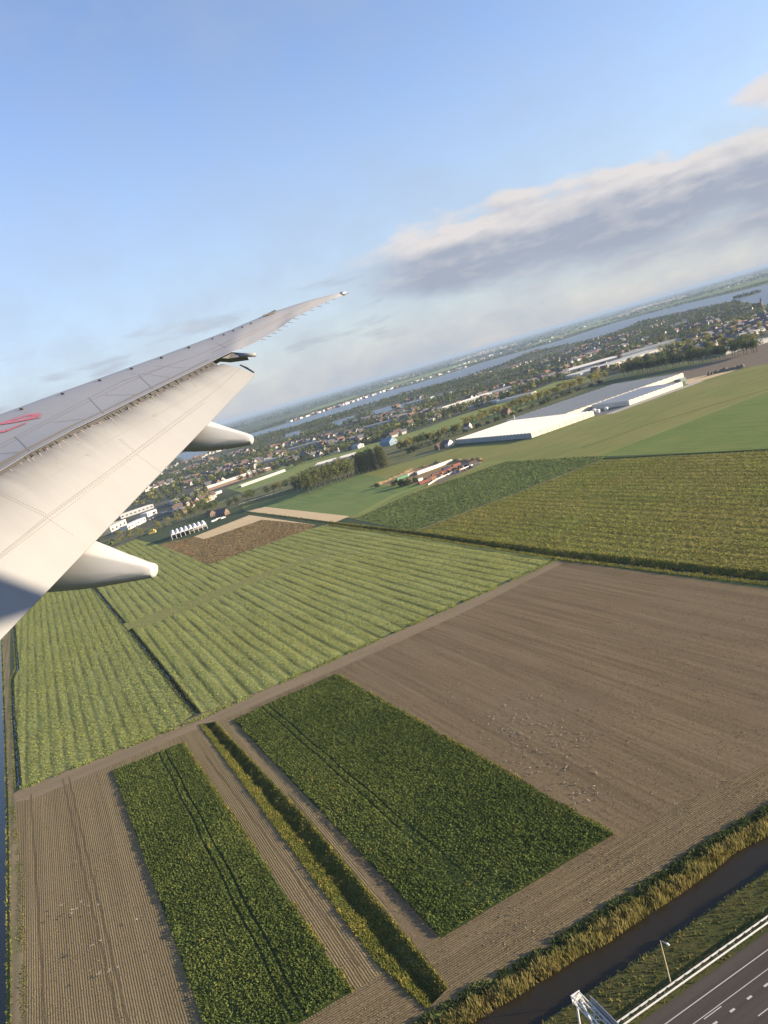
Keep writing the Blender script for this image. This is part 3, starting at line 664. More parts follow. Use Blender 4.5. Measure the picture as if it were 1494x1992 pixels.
# rivet rows
rv = MB()
def rivets(p0, p1, n):
    for k in range(n):
        u = p0[0] + (p1[0] - p0[0]) * k / (n - 1); v = p0[1] + (p1[1] - p0[1]) * k / (n - 1)
        q, n_ = SF.at(u, v, 0.004); rv.box(q, (0.012, 0.012, 0.005), 0, (RT, FW, UP))
for dv in (0, 5): rivets((231 + dv, 855), (258 + dv, 878), 10); rivets((0, 957 + dv), (88, 1000 + dv), 22)
rivets((264, 884), (312, 918), 14); rivets((92, 1008), (140, 1040), 12)
for k in (0, 4): rivets((0, 1077 + k * 2.5), (395, 776 + k * 2.5), 90)
tag(apart('rivet_row', rv.mesh('rivet_row', MSEAM), flap), kind='stuff')
# vortex tabs behind the slot and soot streaks under them
for k in range(30):
    u = 60 + 362 * (k / 29); v = interp(SLX, SLV, u) + 7 + (3 if u < 250 else 0)
    if 120 < u < 215 and k % 3: continue
    q, n_ = SF.at(u, v, 0.02); mb = MB(); mb.box(q, (0.07, 0.015, 0.022), 0, (nrm(RT * 0.8 - UP * 0.6), FW, n_)); apart('vortex_tab', mb.mesh('vortex_tab', MDK), flap)
for k in range(26):
    u = 15 + 390 * ((k + random.random()) / 26); v = interp(SLX, SLV, u) + 10
    L = random.uniform(10, 46)
    mb = ribbon(SF, [(u, v), (u + L * 0.35, v + L * 0.45)], 0.035, 0.004, 3, 0.004); apart('soot_streak', mb.mesh('soot_streak', MSOOT), flap)
for (u, v) in ((300, 806), (296, 809), (168, 885), (150, 862), (110, 899)):
    mb = ribbon(SF, [(u, v), (u + 7, v + 1.5)], 0.05, 0.005, 2, 0.02); apart('scuff_mark', mb.mesh('scuff_mark', MSOOT), flap)
# end rib of the flap
mb = MB(); mb.tube([SF.at(u, v, 0.02)[0] for u, v in ((467, 711), (480, 717), (494, 726))], [0.018, 0.028, 0.02], 6); apart('end_rib', mb.mesh('end_rib', MDK), flap)

# flap-track fairings: pointed canoe bodies
def fairing(prof, d, half, name):
    """prof: (u, v_top, v_shoulder, v_bottom, width factor)"""
    mb = MB(); V = []
    n = 10
    for u, vt, vsx, vb, wf in prof:
        h = half * wf
        ring = [(vt, -0.45), (vt + (vsx - vt) * 0.15, -0.62), (vsx, -1.0), (vsx + (vb - vsx) * 0.55, -1.0), (vsx + (vb - vsx) * 0.88, -0.75), (vb, -0.25), (vb, 0.25), (vsx + (vb - vsx) * 0.7, 0.9), (vsx, 1.0), (vt, 0.45)]
        for v, t_ in ring: V.append(WP(u, v, d) + FW * (t_ * h))
    m_ = len(prof)
    F = [(i * n + k, i * n + (k + 1) % n, (i + 1) * n + (k + 1) % n, (i + 1) * n + k) for i in range(m_ - 1) for k in range(n)] + [tuple(range((m_ - 1) * n, m_ * n)), tuple(range(n))[::-1]]
    mb.add(V, F)
    o = apart(name, mb.mesh(name, MFA, True)); bv = o.modifiers.new('soft_edges', 'BEVEL'); bv.width = 0.035; bv.segments = 2; bv.limit_method = 'ANGLE'; bv.angle_limit = math.radians(28)
    es = o.modifiers.new('crease', 'EDGE_SPLIT'); es.split_angle = math.radians(40)
    return o
fairing([(-80, 960, 985, 1135, 0.95), (20, 1000, 1022, 1148, 1.0), (95, 1024, 1048, 1152, 1.0), (150, 1041, 1066, 1147, 1.0), (190, 1056, 1077, 1142.5, 0.95), (250, 1080, 1090, 1132, 0.8), (285, 1093, 1097, 1126, 0.66), (299, 1097, 1100.5, 1123.5, 0.6), (302.5, 1099, 1102.5, 1121.5, 0.56)], 13.8, 0.36, 'flap_fairing')
fairing([(260, 772, 790, 868, 0.95), (330, 795, 810, 878, 1.0), (375, 808, 823, 878.5, 1.0), (413, 821.5, 831, 877, 0.95), (450, 834, 839, 872, 0.8), (480, 843, 845.5, 867, 0.66), (489, 846.5, 848.5, 864.5, 0.58), (491.5, 848, 850, 863, 0.55)], 17.85, 0.36, 'flap_fairing')

# the rest of the aircraft that carries the window: fuselage behind the eye, tail fin and tailplane
AX, AY, AZ = RT, FW, UP                       # aft, outboard, up
MFUS = plain('fuselage_white', (0.75, 0.75, 0.76), 0.35)
mb = MB(); c0 = EYE - FW * 4.6 - UP * 0.4
mb.tube([c0 + AX * x + UP * z for x, z in ((-28, 0), (-24, 0), (14, 0), (24, 0.5), (31, 1.2), (36, 1.8))], [2.2, 3.0, 3.0, 2.4, 1.3, 0.3], 24); apart('fuselage', mb.mesh('fuselage', MFUS, True))
mb = MB(); fb = c0 + UP * 1.8
A_ = [fb + AX * 20, fb + AX * 31 , fb + AX * 33.5 + UP * 8.5, fb + AX * 29.5 + UP * 8.5]
mb.add([p - FW * 0.25 for p in A_] + [p + FW * 0.25 for p in A_], [(3, 2, 1, 0), (4, 5, 6, 7), (0, 1, 5, 4), (1, 2, 6, 5), (2, 3, 7, 6), (3, 0, 4, 7)]); apart('tail_fin', mb.mesh('tail_fin', MFUS))
SN = np.array(S)
Q1 = WP(-70, 1030, 11.2) + SN * 31.0          # the tailplane stands between the sun and the innermost flap
Q2 = WP(78, 1190, 12.3) + SN * 31.0
wv = FW * -7.0 + RT * -1.5
A_ = [Q1, Q2, Q2 + wv, Q1 + wv * 1.0 - RT * 1.2]
mb = MB(); mb.add([p + UP * 0.10 for p in A_] + [p - UP * 0.10 for p in A_], [(0, 1, 2, 3), (7, 6, 5, 4), (0, 4, 5, 1), (1, 5, 6, 2), (2, 6, 7, 3), (3, 7, 4, 0)]); apart('tailplane', mb.mesh('tailplane', MFUS))
# ================================================================== crops, reeds and grass (leaf by leaf)
def in_poly(P_, poly):
    x, y = P_[:, 0], P_[:, 1]; ins = np.zeros(len(P_), bool); n = len(poly)
    for i in range(n):
        (x0, y0), (x1, y1) = poly[i], poly[(i + 1) % n]
        c = ((y0 > y) != (y1 > y)) & (x < (x1 - x0) * (y - y0) / (y1 - y0 + 1e-12) + x0); ins ^= c
    return ins
def scatter(poly, dens, maxn=400000):
    P_ = np.array(poly); lo, hi = P_.min(0), P_.max(0); n = int(min(maxn, dens * np.prod(hi - lo)))
    q = lo + rng.random((n, 2)) * (hi - lo); return q[in_poly(q, poly)]
def leaf_quads(C, size, tilt=0.9, asp=1.5, dirv=None):
    """C (n,3) leaf centres -> quads of random heading and tilt"""
    n = len(C); size = np.broadcast_to(size, n)
    a = rng.random(n) * 2 * np.pi; e = (rng.random(n) - 0.5) * 2 * tilt; r_ = (rng.random(n) - 0.5) * 1.6
    u_ = np.stack([np.cos(a) * np.cos(e), np.sin(a) * np.cos(e), np.sin(e)], 1)
    s_ = np.stack([-np.sin(a), np.cos(a), np.zeros(n)], 1); w_ = np.cross(u_, s_)
    x = s_ * np.cos(r_)[:, None] + w_ * np.sin(r_)[:, None]
    hu = u_ * (size * asp / 2)[:, None]; hx = x * (size / 2)[:, None]
    V = np.stack([C - hu, C + hx * 0.9, C + hu, C - hx * 0.9], 1).reshape(-1, 3)
    return V, np.arange(4 * n).reshape(-1, 4)
def blades(C, h, wd, lean=0.35, bias=(0, 0)):
    """upright blades: narrow triangles from foot to tip (given as degenerate-free quads)"""
    n = len(C); a = rng.random(n) * 2 * np.pi; s_ = np.stack([np.cos(a), np.sin(a), np.zeros(n)], 1) * (wd / 2)[:, None]
    t_ = np.stack([(rng.random(n) - .5) * lean * h + bias[0] * h, (rng.random(n) - .5) * lean * h + bias[1] * h, h], 1)
    V = np.stack([C - s_, C + s_, C + t_ + s_ * 0.45, C + t_ - s_ * 0.45], 1).reshape(-1, 3)
    return V, np.arange(4 * n).reshape(-1, 4)
def vnoise(q, sc, seed=0):
    """smooth value noise on the plan, 0..1"""
    p = q * sc + seed * 13.7; i = np.floor(p).astype(int); f = p - i; f = f * f * (3 - 2 * f)
    def hsh(ix, iy): 
        v = np.sin(ix * 127.1 + iy * 311.7 + seed * 17.3) * 43758.5453; return v - np.floor(v)
    a, b, c, d = hsh(i[:, 0], i[:, 1]), hsh(i[:, 0] + 1, i[:, 1]), hsh(i[:, 0], i[:, 1] + 1), hsh(i[:, 0] + 1, i[:, 1] + 1)
    return (a * (1 - f[:, 0]) + b * f[:, 0]) * (1 - f[:, 1]) + (c * (1 - f[:, 0]) + d * f[:, 0]) * f[:, 1]
def along(q, o, d): return (q - o) @ d
LM = {}
LM['beet'] = leafy('beet_leaf', [(0.0, (0.055, 0.076, 0.019)), (0.5, (0.102, 0.130, 0.033)), (0.9, (0.160, 0.186, 0.048)), (1.0, (0.23, 0.17, 0.04))], 0.25, 0.0)
LM['mustard'] = leafy('mustard_leaf', [(0.0, (0.125, 0.155, 0.042)), (0.55, (0.245, 0.285, 0.085)), (1.0, (0.38, 0.405, 0.15))], 0.3, 0.0, (0.03, (0.25, 0.265, 0.055), 0.5))
LM['olive'] = leafy('olive_leaf', [(0.0, (0.11, 0.135, 0.030)), (0.55, (0.235, 0.255, 0.062)), (0.9, (0.34, 0.34, 0.09)), (1.0, (0.33, 0.22, 0.07))], 0.3, 0.0, (0.012, (0.27, 0.20, 0.065), 0.4))
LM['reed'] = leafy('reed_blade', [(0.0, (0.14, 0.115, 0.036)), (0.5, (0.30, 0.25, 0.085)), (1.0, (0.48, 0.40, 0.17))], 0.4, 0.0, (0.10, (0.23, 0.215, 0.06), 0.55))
LM['grass'] = leafy('grass_blade', [(0.0, (0.045, 0.055, 0.016)), (0.6, (0.095, 0.105, 0.028)), (1.0, (0.20, 0.17, 0.06))], 0.3, 0.0, (0.15, (0.20, 0.16, 0.05), 0.4))
LM['bankgrass'] = leafy('bank_blade', [(0.0, (0.060, 0.078, 0.018)), (0.6, (0.145, 0.152, 0.034)), (1.0, (0.30, 0.245, 0.07))], 0.3, 0.0)
LM['weed'] = leafy('ditch_weed', [(0.0, (0.030, 0.045, 0.016)), (0.7, (0.065, 0.085, 0.03)), (1.0, (0.16, 0.14, 0.06))], 0.25, 0.0)
def stuff(name, V, F, mat, label, cat, rnd):
    o = obj(name, mesh_np(name, V, F, mat, rnd)); return tag(o, label, cat, kind='stuff')
def rep4(x): return np.repeat(x, 4)

# beet blocks, with wheel tracks left open
def beet(poly, tram, label):
    q = scatter(poly, 36, 520000)
    o = np.array(tram[0]); d = nrm(np.array(tram[1]) - o); n_ = np.array([-d[1], d[0]]); k = (q - o) @ n_
    wob = 0.15 * np.sin((q - o) @ d * 0.2)
    rag = np.stack([vnoise(q, 0.7, 51), vnoise(q, 0.7, 52)], 1) - 0.5; rag2 = np.stack([vnoise(q, 0.12, 53), vnoise(q, 0.12, 54)], 1) - 0.5
    thin = vnoise(q, 0.07, 55) * 0.6 + vnoise(q, 0.3, 56) * 0.4
    keep = (np.abs(np.abs(k + wob) - 1.05) > 0.30) & in_poly(q + rag * 1.5 + rag2 * 1.2, poly) & (rng.random(len(q)) < np.clip(0.35 + 2.6 * (thin - 0.2), 0.3, 1))
    q = q[keep]; k = k[keep]
    row = np.abs(((q @ np.array([-ROW[1], ROW[0]])) / 0.75) % 1 - 0.5) * 2          # plants stand in rows
    vn = vnoise(q, 0.9, 1); big = vnoise(q, 0.16, 2)
    hgt = 0.10 + 0.62 * np.sqrt(rng.random(len(q))) * (0.72 + 0.28 * row) * (0.72 + 0.4 * vn)
    C = np.column_stack([q, hgt]); V, F = leaf_quads(C, 0.16 + 0.22 * rng.random(len(q)), 0.75, 1.6)
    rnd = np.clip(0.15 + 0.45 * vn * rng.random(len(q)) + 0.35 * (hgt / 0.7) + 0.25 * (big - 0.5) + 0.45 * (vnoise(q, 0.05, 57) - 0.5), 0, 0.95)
    rnd[rng.random(len(q)) < 0.004] = 1.0
    stuff('beet_crop', V, F, LM['beet'], label, 'crop', rep4(rnd))
beet(BEET_R, [G2(517, 1376), G2(955, 1757)], 'dark green leafy crop block right of the central ditch')
beet(BEET_L, [G2(317, 1466), G2(580, 1975)], 'dark green leafy crop block left of the central ditch')

# pale green manure crop in drilled swaths
def swath(poly, dens, per, amt, size, h0, mat, label, name, seed, maxn=160000, gap=0.45):
    q = scatter(poly, dens, maxn)
    for n_, m_, p_ in LAYERS:
        if n_ in ('mown_lane', 'ditch'): q = q[~in_poly(q, p_) | ((rng.random(len(q)) < 0.4) & (n_ == 'mown_lane'))]
    b = q @ np.array([-ROW[1], ROW[0]]) + 0.3 * (vnoise(q * np.array([1, 1]), 0.05, seed) - 0.5)
    ph = np.abs((b / per + 0.25) % 1 - 0.5) * 2
    lone = vnoise(np.stack([q @ ROW * 0.02, b / per], 1), 1.0, seed + 3)
    keep = (ph > gap * lone * 1.2) | (rng.random(len(q)) > amt); q = q[keep]; ph = ph[keep]
    vn = vnoise(q, 0.5, seed + 1); big = vnoise(q, 0.04, seed + 2)
    hgt = h0 * (0.25 + 0.75 * rng.random(len(q))) * (0.7 + 0.3 * ph) * (0.7 + 0.5 * vn)
    C = np.column_stack([q, hgt]); V, F = leaf_quads(C, size * (0.6 + 0.7 * rng.random(len(q))), 0.9, 1.4)
    rnd = np.clip(0.1 + 0.35 * ph * rng.random(len(q)) + 0.35 * vn + 0.3 * (big - 0.3), 0, 0.97)
    stuff(name, V, F, mat, label, 'crop', rep4(rnd))
def lay(name, mat): return [p for n_, m_, p in LAYERS if n_ == name and m_ == mat][0]
swath(lay('green_field', 'mustard'), 5.6, 5.6, 0.95, 0.40, 0.5, LM['mustard'], 'light green crop in striped swaths below the withered field', 'green_crop', 5, 330000, 0.42)
swath(lay('green_field', 'mustard2'), 5.0, 4.5, 0.6, 0.42, 0.65, LM['mustard'], 'light green crop between left canal path and narrow ditch', 'green_crop', 15, 230000, 0.4)
swath(lay('olive_crop_field', 'olive'), 2.6, 6.5, 0.6, 0.58, 0.5, LM['olive'], 'olive and rusty crop in the wide field at the right', 'olive_crop', 25, 300000, 0.35)
swath(lay('dark_strip_field', 'strip'), 0.9, 3.0, 0.4, 0.9, 0.5, leafy('strip_leaf', [(0, (0.085, 0.115, 0.035)), (1, (0.19, 0.22, 0.075))], 0.25, 0.0), 'dark green crop strip running up to the container yard', 'strip_crop', 35, 60000, 0.3)
swath(lay('withered_field', 'brown'), 1.2, 2.0, 0.3, 0.8, 0.3, leafy('withered_leaf', [(0, (0.13, 0.105, 0.04)), (0.6, (0.27, 0.19, 0.09)), (1, (0.40, 0.29, 0.15))], 0.25, 0.0), 'withered brown crop in the small field below white marquee', 'withered_crop', 45, 40000, 0.3)

LM['clod'] = leafy('soil_clod', [(0.0, (0.075, 0.055, 0.030)), (0.5, (0.16, 0.122, 0.068)), (1.0, (0.27, 0.215, 0.125))], 0.0, 0.0)
def clods(poly, dens, maxn, sz, label, skip=()):
    q = scatter(poly, dens, maxn)
    for sk in list(skip) + [p_ for n_, m_, p_ in LAYERS if n_ in ('ditch', 'canal', 'farm_track', 'grass_path')]: q = q[~in_poly(q, sk)]
    row = np.abs(((q @ np.array([-ROW[1], ROW[0]])) / 0.5) % 1 - 0.5) * 2
    q = q[rng.random(len(q)) < 0.35 + 0.65 * row]; vn = vnoise(q, 0.2, 61)
    V, F = leaf_quads(np.column_stack([q, 0.03 + 0.05 * rng.random(len(q))]), sz * (0.5 + rng.random(len(q)) * vn), 0.8, 1.7)
    stuff('soil_clods', V, F, LM['clod'], label, 'clods', rep4(rng.random(len(q))))
clods(lay('stubble_field', 'soil'), 5.0, 120000, 0.15, 'clods and straw bits on the left stubble field', [BEET_L, BEET_R])
clods(lay('headland', 'soil_head'), 7.0, 90000, 0.15, 'clods and straw bits on the headland beside the reeds', [BEET_L, BEET_R])
clods(lay('harrowed_field', 'soil_big'), 2.2, 90000, 0.20, 'clods on the wide harrowed field', [BEET_L, BEET_R])
def edge_weeds(pts, n, wd, h0, mat, label):
    P_ = np.array([G2(*p) for p in pts]); L = np.concatenate([[0], np.cumsum(np.linalg.norm(np.diff(P_, axis=0), axis=1))]); s_ = rng.random(n) * L[-1]
    q = np.stack([np.interp(s_, L, P_[:, k]) for k in (0, 1)], 1) + rng.normal(size=(n, 2)) * wd; f2 = vnoise(q, 0.3, 63); ok = f2 > 0.3; q, f2 = q[ok], f2[ok]
    V, F = blades(np.column_stack([q, np.zeros(len(q))]), h0 * (0.4 + rng.random(len(q))) * (0.4 + f2), 0.15 + 0.2 * rng.random(len(q)), 1.4)
    stuff('edge_weeds', V, F, mat, label, 'weeds', rep4(np.clip(0.5 * f2 + 0.5 * rng.random(len(q)), 0, 1)))
edge_weeds([(43, 1533), (334, 1419), (408, 1389), (518, 1341), (700, 1260), (900, 1171), (1085, 1088)], 16000, 0.7, 0.4, LM['mustard'], 'weeds along the upper edge of the farm track')
edge_weeds([(655, 1312), (925, 1468), (1193, 1624)], 5000, 0.35, 0.35, LM['bankgrass'], 'pale weeds along the right edge of the right crop block')
edge_weeds([(355, 1446), (520, 1690), (683, 1930)], 5000, 0.35, 0.35, LM['bankgrass'], 'pale weeds along the right edge of the left crop block')
edge_weeds([(24, 1560), (38, 1700), (49, 1992)], 1500, 0.5, 0.15, LM['bankgrass'], 'grass tufts along the left path beside the stubble')
# reeds along the canal
q = scatter([tuple(np.array(p) + RN * 0.6) for p in CAN_FAR] + [tuple(np.array(p) - RN * 6.2) for p in CAN_FAR[::-1]], 75, 200000)
t_far = np.interp(q @ RD, [sof(p) for p in CAN_FAR], [tof(p) for p in CAN_FAR]); off = t_far - q @ RN       # metres towards the water
clump = vnoise(np.stack([q @ RD * 0.16, off * 0.1], 1), 1.0, 3); fine_ = vnoise(q, 0.8, 4)
ok = ((off > 1.9 + 0.8 * (fine_ - .5)) & (off < 4.4 + 1.6 * (clump - 0.4)) & (clump > 0.12)) ; r1 = q[ok]; o1 = off[ok]; f1 = fine_[ok]
z0 = -np.clip(o1, 0, 4) / 4 * 1.3
h = (0.8 + 1.3 * f1) * (0.6 + 0.6 * rng.random(len(r1)))
V, F = blades(np.column_stack([r1, z0]), h, 0.07 + 0.10 * rng.random(len(r1)), 0.7, (-0.05, -0.02))
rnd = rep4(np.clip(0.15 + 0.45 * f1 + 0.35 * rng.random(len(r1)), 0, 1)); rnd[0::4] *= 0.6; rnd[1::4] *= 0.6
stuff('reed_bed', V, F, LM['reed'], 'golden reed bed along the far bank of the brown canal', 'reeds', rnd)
ok = (off < 2.3) & (fine_ > 0.25); r2 = q[ok]; o2 = off[ok]; f2 = fine_[ok]
V, F = leaf_quads(np.column_stack([r2, -np.clip(o2, 0, 4) / 4 * 1.3 + 0.1 + 0.7 * rng.random(len(r2)) * f2]), 0.25 + 0.25 * rng.random(len(r2)), 1.2, 1.6)
stuff('bank_weeds', V, F, LM['weed'], 'dark weeds on the canal bank behind the reed bed', 'weeds', rep4(np.clip(f2 * 0.6 + 0.5 * rng.random(len(r2)), 0, 1)))
# verge between canal and motorway
q = scatter([rd(-40, T_ASP + 0.1), rd(150, T_ASP + 0.1), rd(150, T_CAN + 0.9), rd(-40, T_CAN + 0.9)], 26, 60000)
tt = q @ RN; f2 = vnoise(q, 0.45, 6)
h = (0.12 + 0.55 * f2 * rng.random(len(q))) * np.where(np.abs(tt - T_BAR) < 1.0, 0.5, 1.0)
z0 = np.where(tt > T_CAN, -(tt - T_CAN) * 0.5, 0.0)
V, F = blades(np.column_stack([q, z0]), h, 0.12 + 0.2 * rng.random(len(q)), 1.6)
stuff('verge_grass_tufts', V, F, LM['grass'], 'rough grass on the verge between canal and guardrail', 'grass', rep4(np.clip(f2 * 0.7 + 0.4 * rng.random(len(q)), 0, 1)))
# ditch banks
def bank_tufts(A, B, n, h0, mat, label, fade=True, dep=1.0):
    A = np.array(A); B = np.array(B); L = np.concatenate([[0], np.cumsum(np.linalg.norm(np.diff((A + B) / 2, axis=0), axis=1))]); s_ = rng.random(n) * L[-1]
    a = np.stack([np.interp(s_, L, A[:, k]) for k in (0, 1)], 1); b = np.stack([np.interp(s_, L, B[:, k]) for k in (0, 1)], 1)
    t_ = rng.random(n) * 1.16 - 0.08; q = a + (b - a) * t_[:, None]; f2 = vnoise(q, 0.5, 8)
    z = -dep * np.clip(np.minimum(t_, 1 - t_) / 0.45, 0, 1)
    V, F = blades(np.column_stack([q, z]), h0 * (0.3 + rng.random(n)) * (0.5 + f2), 0.14 + 0.2 * rng.random(n), 1.2)
    stuff('ditch_grass', V, F, mat, label, 'grass', rep4(np.clip(0.6 * f2 + 0.5 * rng.random(n), 0, 1)))
bank_tufts(DITCHES[0][1], DITCHES[0][2], 42000, 0.36, LM['bankgrass'], 'yellow green grass on the banks of the central ditch', dep=1.0)
bank_tufts(DITCHES[1][1], DITCHES[1][2], 9000, 0.5, LM['weed'], 'dark grass in the narrow ditch below the mown lane', dep=1.1)
bank_tufts(DITCHES[2][1], DITCHES[2][2], 5000, 0.5, LM['weed'], 'dark grass in the narrow ditch above the mown lane', dep=1.1)
bank_tufts(DITCHES[3][1], DITCHES[3][2], 36000, 0.8, LM['bankgrass'], 'tall grass in the long ditch under the olive field', dep=1.7)
bank_tufts(DITCHES[4][1], DITCHES[4][2], 6000, 0.5, LM['weed'], 'dark weeds in the ditch beside the left path', dep=1.0)
bank_tufts(DITCHES[5][1], DITCHES[5][2], 3000, 0.8, LM['weed'], 'weeds in the ditch between the two pale fields', dep=1.0)
bank_tufts([tuple(np.array(p) - 0.7 * ACR) for p in LC], [tuple(np.array(p) + 0.3 * ACR) for p in LC], 6000, 0.5, LM['bankgrass'], 'reedy grass along the canal at the left edge', dep=1.0)
# ================================================================== trees
TM = {}
TM['dark'] = leafy('oak_leaf', [(0.0, (0.036, 0.050, 0.022)), (0.5, (0.074, 0.094, 0.038)), (1.0, (0.15, 0.165, 0.064))], 0.3, 0.35)
TM['mid'] = leafy('ash_leaf', [(0.0, (0.055, 0.072, 0.024)), (0.5, (0.118, 0.142, 0.046)), (1.0, (0.215, 0.225, 0.078))], 0.3, 0.35)
TM['pop'] = leafy('poplar_leaf', [(0.0, (0.075, 0.085, 0.032)), (0.5, (0.155, 0.165, 0.062)), (1.0, (0.25, 0.25, 0.10))], 0.3, 0.25)
TM['aut'] = leafy('autumn_leaf', [(0.0, (0.14, 0.14, 0.042)), (0.5, (0.27, 0.26, 0.085)), (1.0, (0.42, 0.37, 0.14))], 0.42, 0.35)
TM['rust'] = leafy('rust_leaf', [(0.0, (0.075, 0.050, 0.022)), (1.0, (0.20, 0.12, 0.05))], 0.25, 0.3)
TM['bark'] = plain('bark', (0.085, 0.068, 0.050), 0.9, var=0.3, scale=3)
def crown(kind, n, seed):
    """leaf quads of a crown whose tree is 1 unit high; returns V, F, rnd"""
    r_ = np.random.default_rng(seed)
    if kind == 'poplar':
        lobes = [(np.array([(r_.random() - .5) * .05, (r_.random() - .5) * .05, z]), np.array([w_, w_, .09])) for z, w_ in zip(np.linspace(.10, .93, 14), .105 * np.sin(np.linspace(.42, 2.95, 14)) ** .6 + .012)]
    elif kind == 'bush':
        lobes = [(np.array([(r_.random() - .5) * 1.1, (r_.random() - .5) * 1.1, .25 + .35 * r_.random()]), np.array([.3, .3, .3]) * r_.uniform(.6, 1.1)) for _ in range(9)]
    elif kind == 'airy':
        lobes = [(np.array([.26 * math.cos(a) * q_, .26 * math.sin(a) * q_, z]), np.array([.12, .12, .10]) * r_.uniform(.6, 1.2)) for a, q_, z in zip(r_.random(22) * 6.28, r_.random(22) ** .6, r_.uniform(.30, .93, 22))]
    else:
        lobes = []
        for _ in range(20):
            d = nrm(r_.normal(size=3)); q_ = r_.random() ** .4
            lobes.append((np.array([.30 * d[0] * q_, .30 * d[1] * q_, .58 + .30 * d[2] * q_]), np.array([.15, .15, .13]) * r_.uniform(.6, 1.25)))
    C, sh = [], []
    per = n // len(lobes)
    for c, e in lobes:
        d = r_.normal(size=(per, 3)); d /= np.linalg.norm(d, axis=1)[:, None]; rad = r_.random(per) ** .35
        C.append(c + d * rad[:, None] * e); sh.append(np.full(per, r_.random()))
    C = np.concatenate(C); sh = np.concatenate(sh); C[:, 2] = np.maximum(C[:, 2], .03)
    global rng
    old, rng = rng, r_
    V, F = leaf_quads(C, {'poplar': .030, 'bush': .11, 'airy': .040}.get(kind, .050) * (0.6 + .8 * r_.random(len(C))) * (700 / n) ** .5, 1.4, 1.3)
    rng = old
    rnd = np.clip(.25 + .40 * (sh - .5) + .5 * r_.random(len(C)), 0, 1)
    return V, F, rep4(rnd)
def trunk_mesh(kind, seed):
    r_ = random.Random(seed); mb = MB()
    top = {'poplar': .85, 'airy': .75, 'bush': .3}.get(kind, .6); r0 = {'poplar': .016, 'bush': .02}.get(kind, .022)
    mb.tube([(0, 0, -.01), (.005, .003, .15), (.01, -.004, .35), (0, 0, top)], [r0, r0 * .8, r0 * .6, r0 * .15], 6)
    for k in range(6 if kind != 'poplar' else 9):
        a = k * 2.4 + r_.random(); z = .2 + (top - .3) * k / 7; L = (.24 if kind not in ('poplar', 'bush') else .07)
        mb.tube([(0, 0, z), (L * .5 * math.cos(a), L * .5 * math.sin(a), z + L * .35), (L * math.cos(a), L * math.sin(a), z + L * .9)], [r0 * .45, r0 * .3, r0 * .1], 4, cap=False)
    return mb.mesh('trunk', TM['bark'])
PROTO = {}
def proto(key, kind, mat, n, seed):
    V, F, r_ = crown(kind, n, seed); PROTO[key] = (mesh_np('crown', V, F, TM[mat], r_), trunk_mesh(kind, seed))
for k in range(3): proto(f'round{k}', 'round', 'mid', 900, 10 + k); proto(f'dark{k}', 'round', 'dark', 900, 20 + k)
for k in range(2): proto(f'poplar{k}', 'poplar', 'pop', 1100, 30 + k); proto(f'airy{k}', 'airy', 'aut', 620, 40 + k); proto(f'full{k}', 'round', 'aut', 800, 45 + k); proto(f'bush{k}', 'bush', 'dark', 420, 50 + k)
proto('rust0', 'round', 'rust', 700, 60); proto('popsp', 'airy', 'pop', 900, 62)
_ONES = 'zero one two three four five six seven eight nine ten eleven twelve thirteen fourteen fifteen sixteen seventeen eighteen nineteen'.split(); _TENS = {2: 'twenty', 3: 'thirty', 4: 'forty', 5: 'fifty', 6: 'sixty'}
def nth(k):
    if k < 20: return ORD[k]
    t_, o_ = divmod(k + 1, 10); return _TENS[t_][:-1] + 'ieth' if o_ == 0 else _TENS[t_] + '-' + ORD[o_ - 1]
NT_TREES = 0
ORD = 'first second third fourth fifth sixth seventh eighth ninth tenth eleventh twelfth thirteenth fourteenth fifteenth sixteenth seventeenth eighteenth nineteenth twentieth'.split()
def tree(key, p, h, label, group, name='tree', wide=1.0):
    global NT_TREES; NT_TREES += 1
    if not isinstance(key, str): key = random.choice(key)
    t_ = empty(name, (p[0], p[1], 0), random.random() * 6.28, (h * wide, h * wide, h)); tag(t_, label, 'tree' if 'bush' not in key else 'bush', group)
    cm, tm = PROTO[key]; o = bpy.data.objects.new('crown', cm); link(o, t_); o = bpy.data.objects.new('trunk', tm); link(o, t_); return t_
def prow(p0, p1, n, jit=0.0):
    a = G2(*p0); b = G2(*p1); return [a + (b - a) * ((k + .5) / n + (random.random() - .5) * .4 / n) + np.array([random.uniform(-jit, jit), random.uniform(-jit, jit)]) for k in range(n)]
# poplar screen
for k, p in enumerate(prow((692, 924), (756, 908), 10)): tree(f'poplar{k % 2}', p, random.uniform(24, 28), f'{ORD[k]} slim poplar from the left in the front row of the poplar screen', 'poplar screen', 'poplar_tree', 1.35)
for k, p in enumerate(prow((696, 922), (752, 907), 8, 2)): tree(f'poplar{k % 2}', p + np.array([2, 9]), random.uniform(22, 26), f'{ORD[k]} slim poplar from the left in the back row of the poplar screen', 'poplar screen', 'poplar_tree', 1.35)
